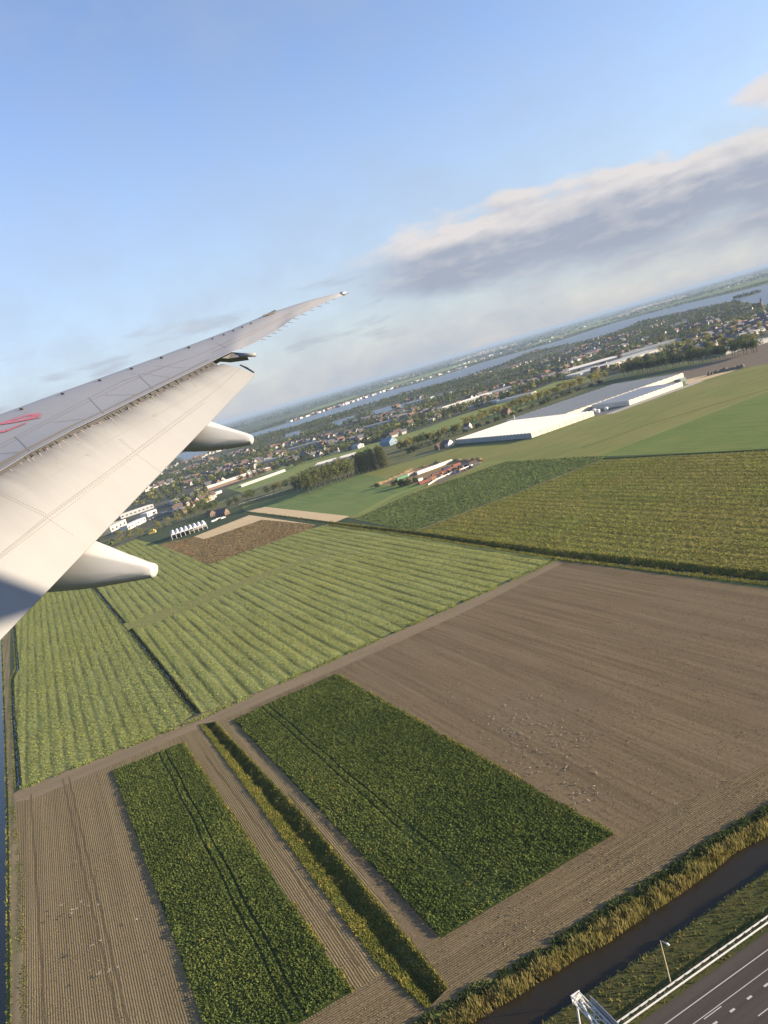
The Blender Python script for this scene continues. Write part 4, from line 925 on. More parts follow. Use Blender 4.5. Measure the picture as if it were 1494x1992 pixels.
# mixed row left of the poplars
L_ = 'mid green leafy tree in the field row left of the poplars'
for k, p in enumerate(prow((594, 964), (692, 926), 14, 2.0)): tree(['popsp', 'round0', 'round1', 'popsp'], p, random.uniform(22, 28), f'{ORD[k]} leafy tree from the left in the field row beside the poplars', 'field row trees', wide=0.95)
for k, p in enumerate(prow((590, 955), (680, 922), 9, 3.0)): tree(['round1', 'round2', 'dark0'], p + np.array([0, 10]), random.uniform(20, 26), f'{ORD[k]} dark tree from the left behind the field row beside the poplars', 'field row trees')
L_ = 'broad dark tree by the farm lane left of the field row'
for i_, (u, v, h, k) in enumerate(((449, 990, 14, 'dark0'), (462, 983, 13, 'dark1'), (484, 976, 17, 'round0'), (492, 972, 15, 'dark2'), (522, 963, 13, 'dark1'), (534, 958, 14, 'full0'), (546, 955, 14, 'full1'), (560, 951, 13, 'round2'), (575, 952, 18, 'dark0'), (585, 958, 20, 'dark2'))): tree(k, G2(u, v), h, f'{ORD[i_]} broad tree from the left along the farm lane fence', 'lane trees', wide=1.15)
# street trees round the marquee
L_ = 'thin street tree with airy olive crown beside the white marquee road'
for i_, (u, v) in enumerate(((238, 1058), (257, 1052), (276, 1046), (312, 1034), (330, 1027), (350, 1019), (362, 1012))): tree(['airy0', 'airy1'], G2(u, v), random.uniform(13, 17), f'{ORD[i_]} thin airy street tree from the wing beside the marquee road', 'street trees')
L_ = 'leafy tree standing behind the white marquee'
for i_, (u, v, h) in enumerate(((380, 1008, 18), (392, 1000, 20), (404, 1000, 17), (416, 996, 15), (372, 1004, 15), (424, 990, 13))): tree(['round0', 'round1', 'popsp'], G2(u, v), h, f'leafy tree behind the marquee, {ORD[i_]} of its clump', 'trees behind the marquee', wide=0.95)
# autumn avenue in front of the meadow
L_ = 'yellowing avenue tree along the road behind the white greenhouse'
for k, p in enumerate(prow((776, 880), (898, 842), 18, 3)): tree(['full0', 'full1', 'full0', 'round1'], p, random.uniform(14, 19), f'{nth(k)} yellowing tree from the left between blue barn and white greenhouse', 'avenue trees', wide=1.1)
for k, p in enumerate(prow((905, 832), (1180, 736), 40, 4)): tree(['full0', 'full1', 'full0', 'airy1'], p, random.uniform(15, 21), f'{nth(k)} yellowing avenue tree from the left behind the white and grey greenhouses', 'avenue trees', wide=1.1)
L_ = 'low dark shrub under the yellowing avenue trees'
for k, p in enumerate(prow((790, 884), (1175, 743), 34, 4)): tree(['bush0', 'bush1', 'dark0'], p, random.uniform(5, 9), f'{nth(k)} low dark shrub from the left under the yellowing avenue trees', 'avenue shrubs', 'shrub', 0.9)
# dark wood at the right
L_ = 'bushy tree in the thick wood above the grey greenhouse'
for k, p in enumerate(prow((1215, 732), (1475, 684), 46, 5)): tree(['round0', 'round1', 'dark0', 'dark1', 'round2'], p, random.uniform(17, 23), f'{nth(k)} bushy tree from the left along the front of the dark wood', 'wood trees', wide=1.1)
for k, p in enumerate(prow((1215, 718), (1470, 668), 26, 8)): tree(['round0', 'full0', 'dark2', 'full1'], p, random.uniform(16, 21), f'{nth(k)} bushy tree from the left along the back of the dark wood', 'wood trees', wide=1.1)
L_ = 'bright yellow green tree at the upper edge of the wood'
for k, p in enumerate(prow((1270, 690), (1500, 640), 14, 8)): tree(['full0', 'full1', 'airy0'], p, random.uniform(13, 18), f'{nth(k)} bright yellow green tree from the left above the dark wood', 'wood edge trees', wide=1.1)
# tree belts along the far side of the meadow
L_ = 'dark round tree on the far edge of the long meadow'
for k, p in enumerate(prow((470, 938), (760, 852), 26, 6) + prow((900, 806), (1000, 775), 12, 6) + prow((1000, 772), (1095, 735), 16, 8)): tree(['dark0', 'dark1', 'dark2', 'round0'], p, random.uniform(9, 16), f'{nth(k)} dark round tree from the left on the far edge of the meadow', 'meadow edge trees', wide=1.15)
for u, v in ((581, 907), (587, 905), (577, 909)): tree('round0', G2(u, v), 9, 'small clump tree standing alone in the meadow', 'meadow clump', wide=1.3)
tree('bush0', G2(603, 896), 6, 'single low bush on the meadow near the lane', None, 'bush')
tree('rust0', G2(1207, 702), 18, 'reddish autumn tree at the village edge', None)
# bushes by the container yard
for i_, (u, v, h) in enumerate(((736, 948, 5), (770, 944, 6), (782, 946, 8), (795, 943, 7), (810, 938, 6))): tree(['bush0', 'bush1'], G2(u, v), h, f'{ORD[i_]} dark bush from the left at the container yard', 'yard bushes', 'bush', 1.0)
tree('rust0', G2(679, 931), 5, 'small russet shrub at the foot of the poplars', None, 'shrub')
for k, p in enumerate(prow((1040, 846), (1130, 812), 12, 1.5)): tree(['bush0', 'bush1'], p, random.uniform(3, 5), f'{nth(k)} low hedge bush from the left along the white greenhouse front', 'greenhouse hedge', 'bush', 1.0)

# the village wood: the nearest trees one by one, the rest as one mass
VP = px(*VILLAGE_PX)
SOLID = [px((195, 1062), (225, 1000), (305, 978), (345, 985), (345, 1018), (250, 1062))]          # footprints kept clear (greenhouses, ponds)
for n_, m_, p in LAYERS:
    if n_ in ('pond', 'lake_island', 'meadow'): SOLID.append(p)
# ================================================================== greenhouses and other buildings
BM = {}
BM['white_roof'] = plain('whitewashed_glass', (0.78, 0.70, 0.60), 0.6, var=0.10, scale=0.05)
BM['white_wall'] = plain('cream_wall', (0.55, 0.52, 0.44), 0.6, var=0.15, scale=0.2)
BM['side_wall'] = plain('greenhouse_side', (0.30, 0.33, 0.33), 0.4, var=0.15, scale=0.2)
BM['glass'] = plain('grey_glass_roof', (0.31, 0.29, 0.235), 0.5, var=0.3, scale=0.06, spec=0.4)
BM['glass2'] = plain('pale_glass_roof', (0.42, 0.41, 0.38), 0.5, var=0.25, scale=0.06, spec=0.4)
BM['gutter'] = plain('gutter_metal', (0.50, 0.49, 0.46), 0.5)
BM['dark'] = plain('dark_opening', (0.035, 0.035, 0.04), 0.6)
BM['green'] = plain('green_cladding', (0.09, 0.15, 0.12), 0.5)
BM['white'] = plain('white_render', (0.66, 0.63, 0.58), 0.7, var=0.12)
BM['cream'] = plain('cream_render', (0.60, 0.54, 0.40), 0.7, var=0.12)
BM['village_white'] = plain('village_white_wall', (0.46, 0.44, 0.41), 0.8, var=0.15, objvar=0.35)
BM['brick'] = plain('brick_wall', (0.17, 0.115, 0.085), 0.9, var=0.25, scale=1.0)
BM['orange'] = plain('orange_tiles', (0.22, 0.11, 0.07), 0.85, var=0.25, objvar=0.6)
BM['brown'] = plain('brown_tiles', (0.13, 0.085, 0.065), 0.85, var=0.25, objvar=0.5)
BM['slate'] = plain('grey_slates', (0.105, 0.105, 0.115), 0.7, var=0.2, objvar=0.4)
BM['grey'] = plain('grey_sheet', (0.30, 0.31, 0.33), 0.5, var=0.15)
BM['blue'] = plain('blue_sheet', (0.13, 0.20, 0.27), 0.5, var=0.15)
BM['pane'] = plain('window_pane', (0.05, 0.06, 0.075), 0.15, spec=0.6)
BM['canvas'] = plain('white_canvas', (0.68, 0.66, 0.65), 0.8, var=0.08)
BM['red'] = plain('red_paint', (0.20, 0.070, 0.050), 0.6, var=0.2)
BM['rustm'] = plain('orange_paint', (0.26, 0.13, 0.07), 0.6, var=0.2)
BM['gpaint'] = plain('green_paint', (0.13, 0.30, 0.17), 0.6, var=0.2)
BM['navy'] = plain('navy_paint', (0.03, 0.04, 0.07), 0.6, var=0.2)
BM['steel'] = plain('galvanised_steel', (0.48, 0.48, 0.47), 0.45, 0.3, var=0.15, scale=2)
BM['yellow'] = plain('yellow_paint', (0.55, 0.42, 0.12), 0.6)
def R3(d): return np.array([d[0], d[1], 0.0])
def glasshouse(name, O, da, db, la, lb, h, span, label, roofm, wallm, rise=0.9, parts=True, along='b', frontm=None, clr=0.01):
    """multi-span glasshouse: corner O, long axes da, db; ridges run along db (or da); each span is a part"""
    O = np.array([O[0], O[1], 0.0]); da = R3(da); db = R3(db); Z = np.array([0, 0, 1.0])
    root = empty(name, tuple(O)); tag(root, label, 'greenhouse')
    if along == 'a': da, db, la, lb = db, da, lb, la
    n = max(2, int(round(la / span))); sp = la / n
    mb = MB()                                  # one span's roof, shared by all
    e = 0.25
    A0, A1, A2 = np.zeros(3), da * sp / 2 + Z * rise, da * sp
    V = [A0 - db * e, A1 - db * e, A2 - db * e, A0 + db * (lb + e), A1 + db * (lb + e), A2 + db * (lb + e)]
    mb.add(V, [(0, 1, 4, 3), (1, 2, 5, 4), (0, 2, 1), (3, 4, 5), (0, 3, 5, 2)])
    me = mb.mesh('roof_span', roofm)
    for k in range(n): obj('roof_span', me, root, tuple(da * sp * k + Z * h))
    gb = MB(); gb.box(db * lb / 2 + Z * 0.05, (0.35, lb, 0.16), 0, (da, db, Z)); gm = gb.mesh('gutter', BM['gutter'])
    for k in range(n + 1): obj('gutter', gm, root, tuple(da * sp * k + Z * h))
    for nm, c, sz, m_ in (('side_wall', da * la / 2 + Z * h / 2, (la, 0.2, h), wallm), ('side_wall', da * la / 2 + db * lb + Z * h / 2, (la, 0.2, h), wallm), ('end_wall', db * lb / 2 + Z * h / 2, (0.2, lb, h), frontm or wallm), ('end_wall', da * la + db * lb / 2 + Z * h / 2, (0.2, lb, h), frontm or wallm)):
        w_ = MB(); w_.box(c - Z * 0.03, sz, 0, (da, db, Z)); w_.build(nm, m_, root)
    if parts:                                  # mullions on the two walls seen
        pm = MB(); pm.box(Z * h / 2, (0.18, 0.3, h - 0.2), 0, (da, db, Z)); pmesh = pm.mesh('mullion', BM['gutter'])
        for k in range(int(la // 8)): obj('mullion', pmesh, root, tuple(da * (4 + 8 * k) - db * 0.16))
        pm = MB(); pm.box(Z * h / 2, (0.3, 0.18, h - 0.2), 0, (da, db, Z)); pmesh = pm.mesh('mullion', BM['gutter'])
        for k in range(int(lb // 8)): obj('mullion', pmesh, root, tuple(da * (la + 0.16) + db * (4 + 8 * k)))
    C4 = [(O + x)[:2] for x in (np.zeros(3), da * la, da * la + db * lb, db * lb)]; far_ = sum(C4) / 4; tow = -nrm(far_) * clr
    SOLID.append([tuple(c) for c in C4]); SOLID.append([tuple(C4[1]), tuple(C4[2]), tuple(C4[2] + tow), tuple(C4[1] + tow)])
    return root
g = lambda a, b: gab(a, b)
glasshouse('white_greenhouse', g(-152, 0), ROW, ACR, 152, 82, 5.0, 6.4, 'large low greenhouse with white roof in front of dark glass', BM['white_roof'], BM['side_wall'], 0.8, frontm=BM['white_wall'])
glasshouse('glass_greenhouse', g(-168, 86), ROW, ACR, 118, 180, 5.2, 9.0, 'big grey glass greenhouse with ridged roof behind the white one', BM['glass'], BM['white_wall'], 0.65, along='a')
glasshouse('glass_greenhouse', g(-46, 120), ROW, ACR, 58, 78, 5.0, 6.4, 'smaller glass greenhouse with cream front wall at the field edge', BM['glass2'], BM['white_wall'], 0.55, along='a')
ch = empty('boiler_house', (*g(2, 206), 0)); tag(ch, 'dark green boxy shed at the right end of the glass greenhouse', 'shed')
mb = MB(); mb.box((0, 0, 3.5), (9, 8, 7), 0, (R3(ROW), R3(ACR), (0, 0, 1))); mb.build('wall', BM['green'], ch)
mb = MB(); mb.box((0, 0, 7.15), (9.6, 8.6, 0.3), 0, (R3(ROW), R3(ACR), (0, 0, 1))); mb.build('roof', BM['grey'], ch)
mb = MB(); mb.box(R3(ROW) * 4.56 + np.array([0, 0, 2]), (0.1, 3.5, 4), 0, (R3(ROW), R3(ACR), (0, 0, 1))); mb.build('door', BM['dark'], ch)
cw = MB(); q = g(-150, 87); cw.tube([(*q, 0), (*q, 11)], [0.5, 0.35], 8); o = cw.build('flue_pipe', BM['white']); tag(o, 'white flue pipe at the corner of white and grey greenhouses', 'chimney')
# village greenhouses: front-left and front-right base points, depth
for (p0, p1, dep, h, rm, wm, lab) in (
    ((405, 956), (528, 914), 46, 4.5, 'white_roof', 'brick', 'long white roofed greenhouse on the left meadow edge'),
    ((470, 948), (556, 917), 7, 3, 'glass2', 'side_wall', 'low pale shed strip in front of the left white greenhouse'),
    ((615, 911), (690, 890), 30, 4, 'white_roof', 'side_wall', 'narrow white greenhouse behind the field row trees'),
    ((856, 800), (958, 768), 26, 4.5, 'white_roof', 'side_wall', 'long white greenhouse in the village centre'),
    ((958, 768), (1000, 756), 50, 4.5, 'glass', 'side_wall', 'grey greenhouse joined to the long white one'),
    ((908, 797), (968, 784), 30, 4, 'glass2', 'side_wall', 'pale grey greenhouse beside the meadow hedge'),
    ((966, 786), (1034, 770), 22, 4, 'glass2', 'white_wall', 'low grey greenhouse on the long meadow'),
    ((1105, 726), (1205, 698), 70, 4.5, 'white_roof', 'side_wall', 'white roofed greenhouse below the right village'),
    ((1130, 732), (1296, 680), 60, 4.5, 'glass2', 'white_wall', 'long grey greenhouse behind the yellow trees'),
    ((1205, 698), (1330, 662), 60, 4.5, 'glass', 'side_wall', 'dull glass greenhouse nearest the right village houses'),
    ((1412, 690), (1500, 664), 60, 5, 'glass2', 'white', 'white sided greenhouse at the right edge'),
    ((790, 789), (838, 776), 40, 4, 'glass', 'side_wall', 'blue grey greenhouse left of the village centre'),
    ((560, 878), (620, 862), 20, 4, 'glass', 'side_wall', 'dull glass roof among trees left of the ponds'),
    ((705, 836), (760, 822), 24, 4, 'glass', 'side_wall', 'dull glass roof between ponds and meadow'),
    ((500, 905), (552, 892), 22, 4, 'glass', 'side_wall', 'grey glass strip above the left white greenhouse')):
    a, b = G2(*p0), G2(*p1); L = float(np.linalg.norm(b - a)); db = nrm(b - a); da = np.array([-db[1], db[0]])
    O = a + da * dep
    glasshouse('greenhouse', O, -da, db, dep, L, h, max(6.4, dep / 6), lab, BM[rm], BM[wm], 1.0, False, clr=95.0)

def house(name, p, rz, wd, ln, h, rise, wall, roof, label, group=None, cat='house', wins=True, dormer=False):
    root = empty(name, (p[0], p[1], 0), rz); tag(root, label, cat, group)
    mb = MB(); X, Y = wd / 2, ln / 2
    mb.add([(-X, -Y, 0), (X, -Y, 0), (X, Y, 0), (-X, Y, 0), (-X, -Y, h), (X, -Y, h), (X, Y, h), (-X, Y, h), (0, -Y, h + rise), (0, Y, h + rise)],
           [(0, 1, 5, 8, 4), (2, 3, 7, 9, 6), (1, 2, 6, 5), (3, 0, 4, 7)]); mb.build('wall', wall, root)
    mb = MB(); e, t_ = 0.4, 0.22; k = rise / X
    for s_ in (-1, 1):
        V = [(s_ * (X + e), -Y - e, h - e * k), (s_ * (X + e), Y + e, h - e * k), (0, Y + e, h + rise), (0, -Y - e, h + rise)]
        V += [(x, y, z + t_) for x, y, z in V]; mb.add(V, [(0, 1, 2, 3), (7, 6, 5, 4), (0, 4, 5, 1), (1, 5, 6, 2), (2, 6, 7, 3), (3, 7, 4, 0)])
    rf = mb.build('roof', roof, root)
    mb = MB(); mb.box((X * 0.3, Y * 0.5, h + rise * 0.9), (0.8, 0.8, 1.6)); mb.build('chimney', BM['brick'], rf)
    if wins:
        wm = MB(); wm.box((0, 0, 0), (1.3, 0.08, 1.4)); w1 = wm.mesh('window', BM['pane'])
        wm = MB(); wm.box((0, 0, 0), (0.08, 1.3, 1.4)); w2 = wm.mesh('window', BM['pane'])
        for x in (-X * .5, X * .5):
            for s_ in (-1, 1): obj('window', w1, root, (x, s_ * (Y + .02), h * .5))
        for y in (-Y * .6, 0, Y * .6): obj('window', w2, root, (X + .02, y, h * .55))
        wm = MB(); wm.box((0, -Y - .03, 1.05), (1.0, 0.08, 2.1)); wm.build('door', BM['dark'], root)
    return root
AR = math.atan2(ROW[1], ROW[0]) + math.pi / 2
hs = [((872, 869), 0.2, 9, 12, 4.5, 4, 'white', 'slate', 'white gabled farmhouse left of the white greenhouse', 'house'), ((858, 873), 1.7, 8, 12, 3.5, 3.5, 'brick', 'brown', 'brick barn beside the white farmhouse', 'barn'),
      ((911, 834), 0.4, 7, 9, 4, 4, 'white', 'brown', 'white gabled cottage behind the corner of white greenhouse', 'house'), ((757, 866), 0.3, 16, 22, 6, 5, 'blue', 'blue', 'dark blue gabled barn at the end of the poplars', 'barn'),
      ((716, 858), 0.2, 9, 10, 4.5, 4.5, 'white', 'slate', 'white gable end house on the meadow', 'house'), ((697, 872), 0.3, 14, 16, 5, 2.5, 'grey', 'grey', 'grey rounded barn on the meadow', 'barn'), ((684, 875), 0.5, 7, 9, 3.5, 3, 'brick', 'orange', 'small orange roofed house left of the grey barn', 'house'),
      ((652, 881), 0.9, 9, 14, 4, 4.5, 'white', 'brown', 'brown roofed house with pale gable by the meadow', 'house'), ((628, 876), 0.6, 10, 14, 4, 4.5, 'white', 'slate', 'grey roofed house next to the long white sheds', 'house'),
      ((357, 998), 0.5, 14, 18, 7, 1.2, 'brick', 'grey', 'square brick house with flat roof behind street trees', 'house'), ((434, 1003), 0.7, 9, 13, 3.5, 4, 'brick', 'slate', 'grey roofed farmhouse at the top of the pale field', 'house'),
      ((411, 1004), 0.3, 8, 11, 3.5, 3.5, 'brick', 'brown', 'brown roofed cottage right of the marquee', 'house'), ((1158, 724), 0.5, 10, 13, 4, 5, 'brick', 'orange', 'steep orange roofed house left of the dark wood', 'house'),
      ((1176, 721), 0.5, 10, 13, 4, 5, 'brick', 'orange', 'steep tiled house nearest the dark wood', 'house'), ((1022, 762), 0.5, 9, 12, 4, 4, 'brick', 'brown', 'brown roofed house where avenue meets the meadow', 'house'), ((985, 806), 0.4, 10, 12, 4, 4.5, 'brick', 'orange', 'tiled farmhouse under the avenue trees', 'house'),
      ((1420, 663), 0.5, 9, 16, 4.5, 4, 'white', 'slate', 'white house row behind the right wood', 'house'), ((1435, 655), 0.7, 9, 14, 4.5, 4, 'white', 'slate', 'white gabled house near the right edge', 'house')]
for (u, v), rz, wd, ln, h, ri, wl, rf, lab, cat in hs: house('house' if cat == 'house' else 'barn', G2(u, v), AR + rz, wd, ln, h, ri, BM[wl], BM[rf], lab, None, cat)

# cream factory and neighbours beside the wing
def flat_block(name, p0, p1, dep, h, wall, roof, label, nwin=6, cat='building'):
    a, b = G2(*p0), G2(*p1); L = float(np.linalg.norm(b - a)); db = nrm(b - a); da = np.array([-db[1], db[0]]); c = (a + b) / 2 + da * dep / 2
    root = empty(name, (*c, 0), math.atan2(db[1], db[0])); tag(root, label, cat)
    mb = MB(); mb.box((0, 0, h / 2), (L, dep, h)); mb.build('wall', wall, root)
    mb = MB(); mb.box((0, 0, h + 0.15), (L + 0.5, dep + 0.5, 0.3)); mb.build('roof', roof, root)
    wm = MB(); wm.box((0, 0, 0), (L / nwin * 0.5, 0.1, h * 0.3)); w1 = wm.mesh('window', BM['pane'])
    for k in range(nwin): obj('window', w1, root, (-L / 2 + L * (k + .5) / nwin, -dep / 2 - .02, h * .55))
    SOLID.append([tuple(c + x * db * L / 2 + y * da * dep / 2) for x, y in ((-1, -1), (1, -1), (1, 1), (-1, 1))])
    return root
flat_block('factory', (218, 1038), (248, 1022), 26, 9, BM['cream'], BM['cream'], 'cream factory block next to the wing', 4)
flat_block('factory_wing', (250, 1031), (285, 1014), 12, 6, BM['white'], BM['white'], 'white low factory wing right of the cream block', 6)
flat_block('warehouse', (236, 1010), (300, 988), 20, 6, BM['grey'], BM['white_roof'], 'long white roofed warehouse behind the factory', 8)
flat_block('office', (288, 1006), (306, 998), 12, 6, BM['white'], BM['white'], 'white office building right of the factory wing', 4)
flat_block('warehouse', (205, 1010), (236, 998), 26, 8, BM['white'], BM['blue'], 'grey green hall at the wing edge above the factory', 4)
flat_block('shed', (410, 966), (432, 958), 10, 3.5, BM['white'], BM['blue'], 'small blue roofed shed below the left white greenhouse', 3, 'shed')

# white marquee: eight peaked bays on posts
a, b = G2(336, 1050), G2(404, 1028); L = float(np.linalg.norm(b - a)); db = nrm(b - a); da = np.array([-db[1], db[0]])
mq = empty('marquee', (*a, 0), math.atan2(db[1], db[0])); tag(mq, 'white marquee with eight peaked canopies beside the brown field', 'tent')
n = 8; sp = L / n; dep = 22
cm = MB(); prof = [(0, 0), (.10, .95), (.28, 1.8), (.5, 2.2), (.72, 1.8), (.9, .95), (1, 0)]; rows_ = []
for y, k in ((0, .55), (dep * .15, .85), (dep * .5, 1.0), (dep * .85, 1.0), (dep, .8)): rows_.append([(x * sp, y, 4.6 + z * 1.45 * k) for x, z in prof])
V = [p for r_ in rows_ for p in r_]; cm.add(V, [(i * 7 + j, i * 7 + j + 1, (i + 1) * 7 + j + 1, (i + 1) * 7 + j) for i in range(4) for j in range(6)] + [tuple(range(7)), tuple(range(28, 35))[::-1]]); cme = cm.mesh('canopy', BM['canvas'])
pm = MB(); pm.box((0, 0, 2.5), (0.45, 0.45, 5.0)); pme = pm.mesh('post', BM['canvas'])
for k in range(n): obj('canopy', cme, mq, (k * sp, 0, 0))
for k in range(n + 1):
    for y in (0.1, dep - 0.1): obj('post', pme, mq, (k * sp, y, 0))
cm = MB(); cm.box((L / 2, dep - 0.5, 2.05), (L - .5, 0.2, 4.1)); cm.build('back_wall', BM['grey'], mq)
SOLID.append([tuple(a + x * db * L + y * da * dep) for x, y in ((0, 0), (1, 0), (1, 1), (0, 1))])

# container yard
def container(name, u, v, ln, mat, label, rz=0.0, cat='container', h=2.6, wd=2.5, group=None):
    p = G2(u, v); root = empty(name, (*p, 0), math.atan2(ACR[1], ACR[0]) + rz); tag(root, label, cat, group)
    mb = MB(); mb.box((0, 0, h / 2 + .1), (ln, wd, h)); mb.build('body', mat, root)
    rb = MB(); rb.box((0, 0, h / 2 + .1), (0.12, wd + .1, h)); rme = rb.mesh('rib', mat)
    for k in range(int(ln)): obj('rib', rme, root, (-ln / 2 + .5 + k, 0, 0))
    mb = MB(); mb.box((ln / 2 + .05, 0, h / 2 + .1), (0.08, wd - .2, h - .2)); mb.build('door', mat, root)
for c in (('container', 834, 916, 27, 'white', 'longest white container on the container yard'), ('container', 858, 907, 26, 'white', 'white container behind the longest one on the yard'), ('container', 796, 926, 14, 'cream', 'cream container at the left of the yard'),
          ('container', 816, 920, 10, 'rustm', 'orange container beside the longest white one'), ('skip', 783, 931, 12, 'gpaint', 'light green skip at the left end of the yard'), ('container', 878, 915, 9, 'red', 'red brown container near the middle of the yard'),
          ('container', 888, 907, 9, 'red', 'red container at the back right of the yard'), ('container', 903, 908, 11, 'navy', 'dark navy container at the right of the yard'), ('container', 868, 914, 8, 'navy', 'dark container left of the red brown one'),
          ('trailer', 862, 921, 9, 'red', 'red trailer in the front row of the yard'), ('trailer', 848, 926, 9, 'red', 'red trailer left of the yard front row'), ('trailer', 840, 933, 9, 'rustm', 'orange trailer in the lower yard row'), ('trailer', 824, 940, 9, 'red', 'red trailer at the lower left corner of yard'),
          ('container', 818, 936, 5, 'white', 'small white cabin at the lower left of yard'), ('trailer', 832, 937, 8, 'brown', 'brown trailer at the lower end of yard'), ('container', 851, 929, 6, 'navy', 'small dark container in the yard front row'), ('trailer', 917, 903, 12, 'brown', 'brown trailer at the right tip of yard')):
    container(c[0], c[1], c[2], c[3], BM[c[4]], c[5], random.uniform(-.08, .08), 'container' if c[0] == 'container' else c[0], 3.2 if c[4] == 'white' and c[3] > 20 else 2.6, 2.6)
ck = MB(); ck.box((0, 0, .5), (3.2, 1.6, 1.0)); ck.box((.3, .1, 1.3), (2.2, 1.3, .6), 0); ckm = [ck.mesh('scrap_pile', BM[k]) for k in ('brown', 'navy', 'rustm', 'grey', 'brick')]
for k in range(30):
    t_ = random.random(); u, v = 826 + 95 * t_ + random.uniform(-6, 6), 936 - 31 * t_ + random.uniform(-5, 4); p = G2(u, v)
    o = obj('scrap_pile', ckm[k % 5], None, (*p, 0), random.random() * 3); s_ = random.uniform(.7, 1.5); o.scale = (s_,) * 3; tag(o, 'small heap of machinery and scrap on the yard slab', 'scrap', 'scrap on the yard')
# concrete edging wall and soil bund of the yard
pts = [G2(*p) for p in ((833, 944), (850, 933), (880, 920), (905, 911), (920, 905), (936, 901))]
mb = MB()
for p, q in zip(pts[:-1], pts[1:]): mb.beam((*p, .5), (*q, .5), .5, 1.0)
o = mb.build('yard_wall', BM['white']); tag(o, 'low pale concrete wall along the front of the yard', 'wall')
def bund(pts, wd, h, mat, label, name):
    P_ = [np.array(G2(*p)) for p in pts]; rows_ = []; r_ = random.Random(5)
    m_ = 40; L = np.concatenate([[0], np.cumsum([np.linalg.norm(P_[i + 1] - P_[i]) for i in range(len(P_) - 1)])]); V = []
    for k in range(m_):
        s_ = L[-1] * k / (m_ - 1); c = np.array([np.interp(s_, L, [p[j] for p in P_]) for j in (0, 1)]); c2 = np.array([np.interp(min(s_ + 1, L[-1]), L, [p[j] for p in P_]) for j in (0, 1)])
        d = nrm(c2 - c + 1e-6); n_ = np.array([-d[1], d[0]]); hh = h * (r_.uniform(.5, 1.1) if 0 < k < m_ - 1 else .05); w_ = wd * r_.uniform(.8, 1.2)
        for t_, z in ((-1, -.1), (-.5, hh * .75), (0, hh), (.5, hh * .7), (1, -.1)): V.append((*(c + n_ * t_ * w_ / 2), z))
    mb = MB(); mb.add(V, [(i * 5 + j, i * 5 + j + 1, (i + 1) * 5 + j + 1, (i + 1) * 5 + j) for i in range(m_ - 1) for j in range(4)]); o = mb.build(name, mat); tag(o, label, 'earth bank'); return o
bund([(728, 946), (760, 932), (800, 915), (840, 905), (880, 900)], 9, 2.2, MT['brown'], 'ragged brown earth bank behind the container yard', 'earth_bank')
bund([(845, 903), (880, 899), (938, 896)], 7, 3.0, MT['brown'], 'dark earth bank at the back right of the yard', 'earth_bank')
bund([(1376, 731), (1410, 722), (1450, 714)], 8, 4.0, MT['darkfield'], 'dark earth heap on the pale strip at the right', 'earth_heap')

# parked vehicles by the marquee, factory and greenhouse yard
def car(u, v, mat, label, group, big=1.0):
    p = G2(u, v); root = empty('parked_vehicle', (*p, 0), random.random() * 3, big); tag(root, label, 'vehicle', group)
    mb = MB(); prof = [(-2.2, .35), (2.2, .35), (2.2, .85), (1.3, 1.0), (.7, 1.5), (-1.3, 1.5), (-2.1, .95)]
    V = [(x, -.9, z) for x, z in prof] + [(x, .9, z) for x, z in prof]; n_ = len(prof)
    mb.add(V, [tuple(range(n_)), tuple(range(n_, 2 * n_))[::-1]] + [(i, n_ + i, n_ + (i + 1) % n_, (i + 1) % n_) for i in range(n_)]); mb.build('body', mat, root)
    wm = MB(); wm.tube([(0, -.95, .33), (0, -.7, .33)], .33, 8); w1 = wm.mesh('wheel', BM['dark'])
    for x in (-1.4, 1.4):
        for y in (0, 1.65): obj('wheel', w1, root, (x, y, 0))
for u, v, m_ in ((316, 999, 'white'), (323, 997, 'white'), (333, 996, 'white'), (341, 994, 'white'), (298, 1009, 'white'), (292, 1012, 'grey'), (270, 1022, 'white'), (262, 1025, 'white')): car(u, v, BM[m_], 'small pale parked car between factory and marquee', 'cars by the factory', 1.15)
for u, v in ((422, 1012), (428, 1010), (416, 1015), (434, 1009)): car(u, v, BM['white'], 'white parked van right of the marquee', 'vans by the marquee', 1.35)
for a_, b_ in ((-22, 92), (-12, 98), (-25, 104), (-8, 106)): 
    p = g(a_, b_); root = empty('storage_tank', (*p, 0)); tag(root, 'white round tank in the greenhouse yard', 'tank', 'tanks in the greenhouse yard')
    mb = MB(); mb.tube([(0, 0, 0), (0, 0, 3.0)], 2.4, 12); mb.build('shell', BM['white'], root); mb = MB(); mb.tube([(0, 0, 3.0), (0, 0, 3.7)], [2.45, .2], 12); mb.build('lid', BM['canvas'], root)
o = empty('haystack', (*G2(297, 1037), 0)); tag(o, 'pale yellow wrapped stack by the road near the factory', 'stack')
mb = MB(); mb.box((0, 0, 1.5), (8, 5, 3)); mb.build('bale_block', BM['yellow'], o); mb = MB(); mb.box((0, 0, 3.6), (5, 4.5, 1.2)); mb.build('top_bale', BM['yellow'], o)
# white kerb fence along the farm lane
a, b = G2(466, 982), G2(560, 953); fn = empty('lane_fence', (*a, 0)); tag(fn, 'low white fence along the lane under the row trees', 'fence'); d = b - a; L = np.linalg.norm(d); d3 = R3(nrm(d))
mb = MB(); mb.beam(np.array([0, 0, 1.0]), d3 * L + np.array([0, 0, 1.0]), .15, .25); mb.build('rail', BM['white'], fn)
pm = MB(); pm.box((0, 0, .5), (.25, .25, 1.0)); pme = pm.mesh('post', BM['white'])
for k in range(int(L // 5)): obj('post', pme, fn, tuple(d3 * 5 * k))

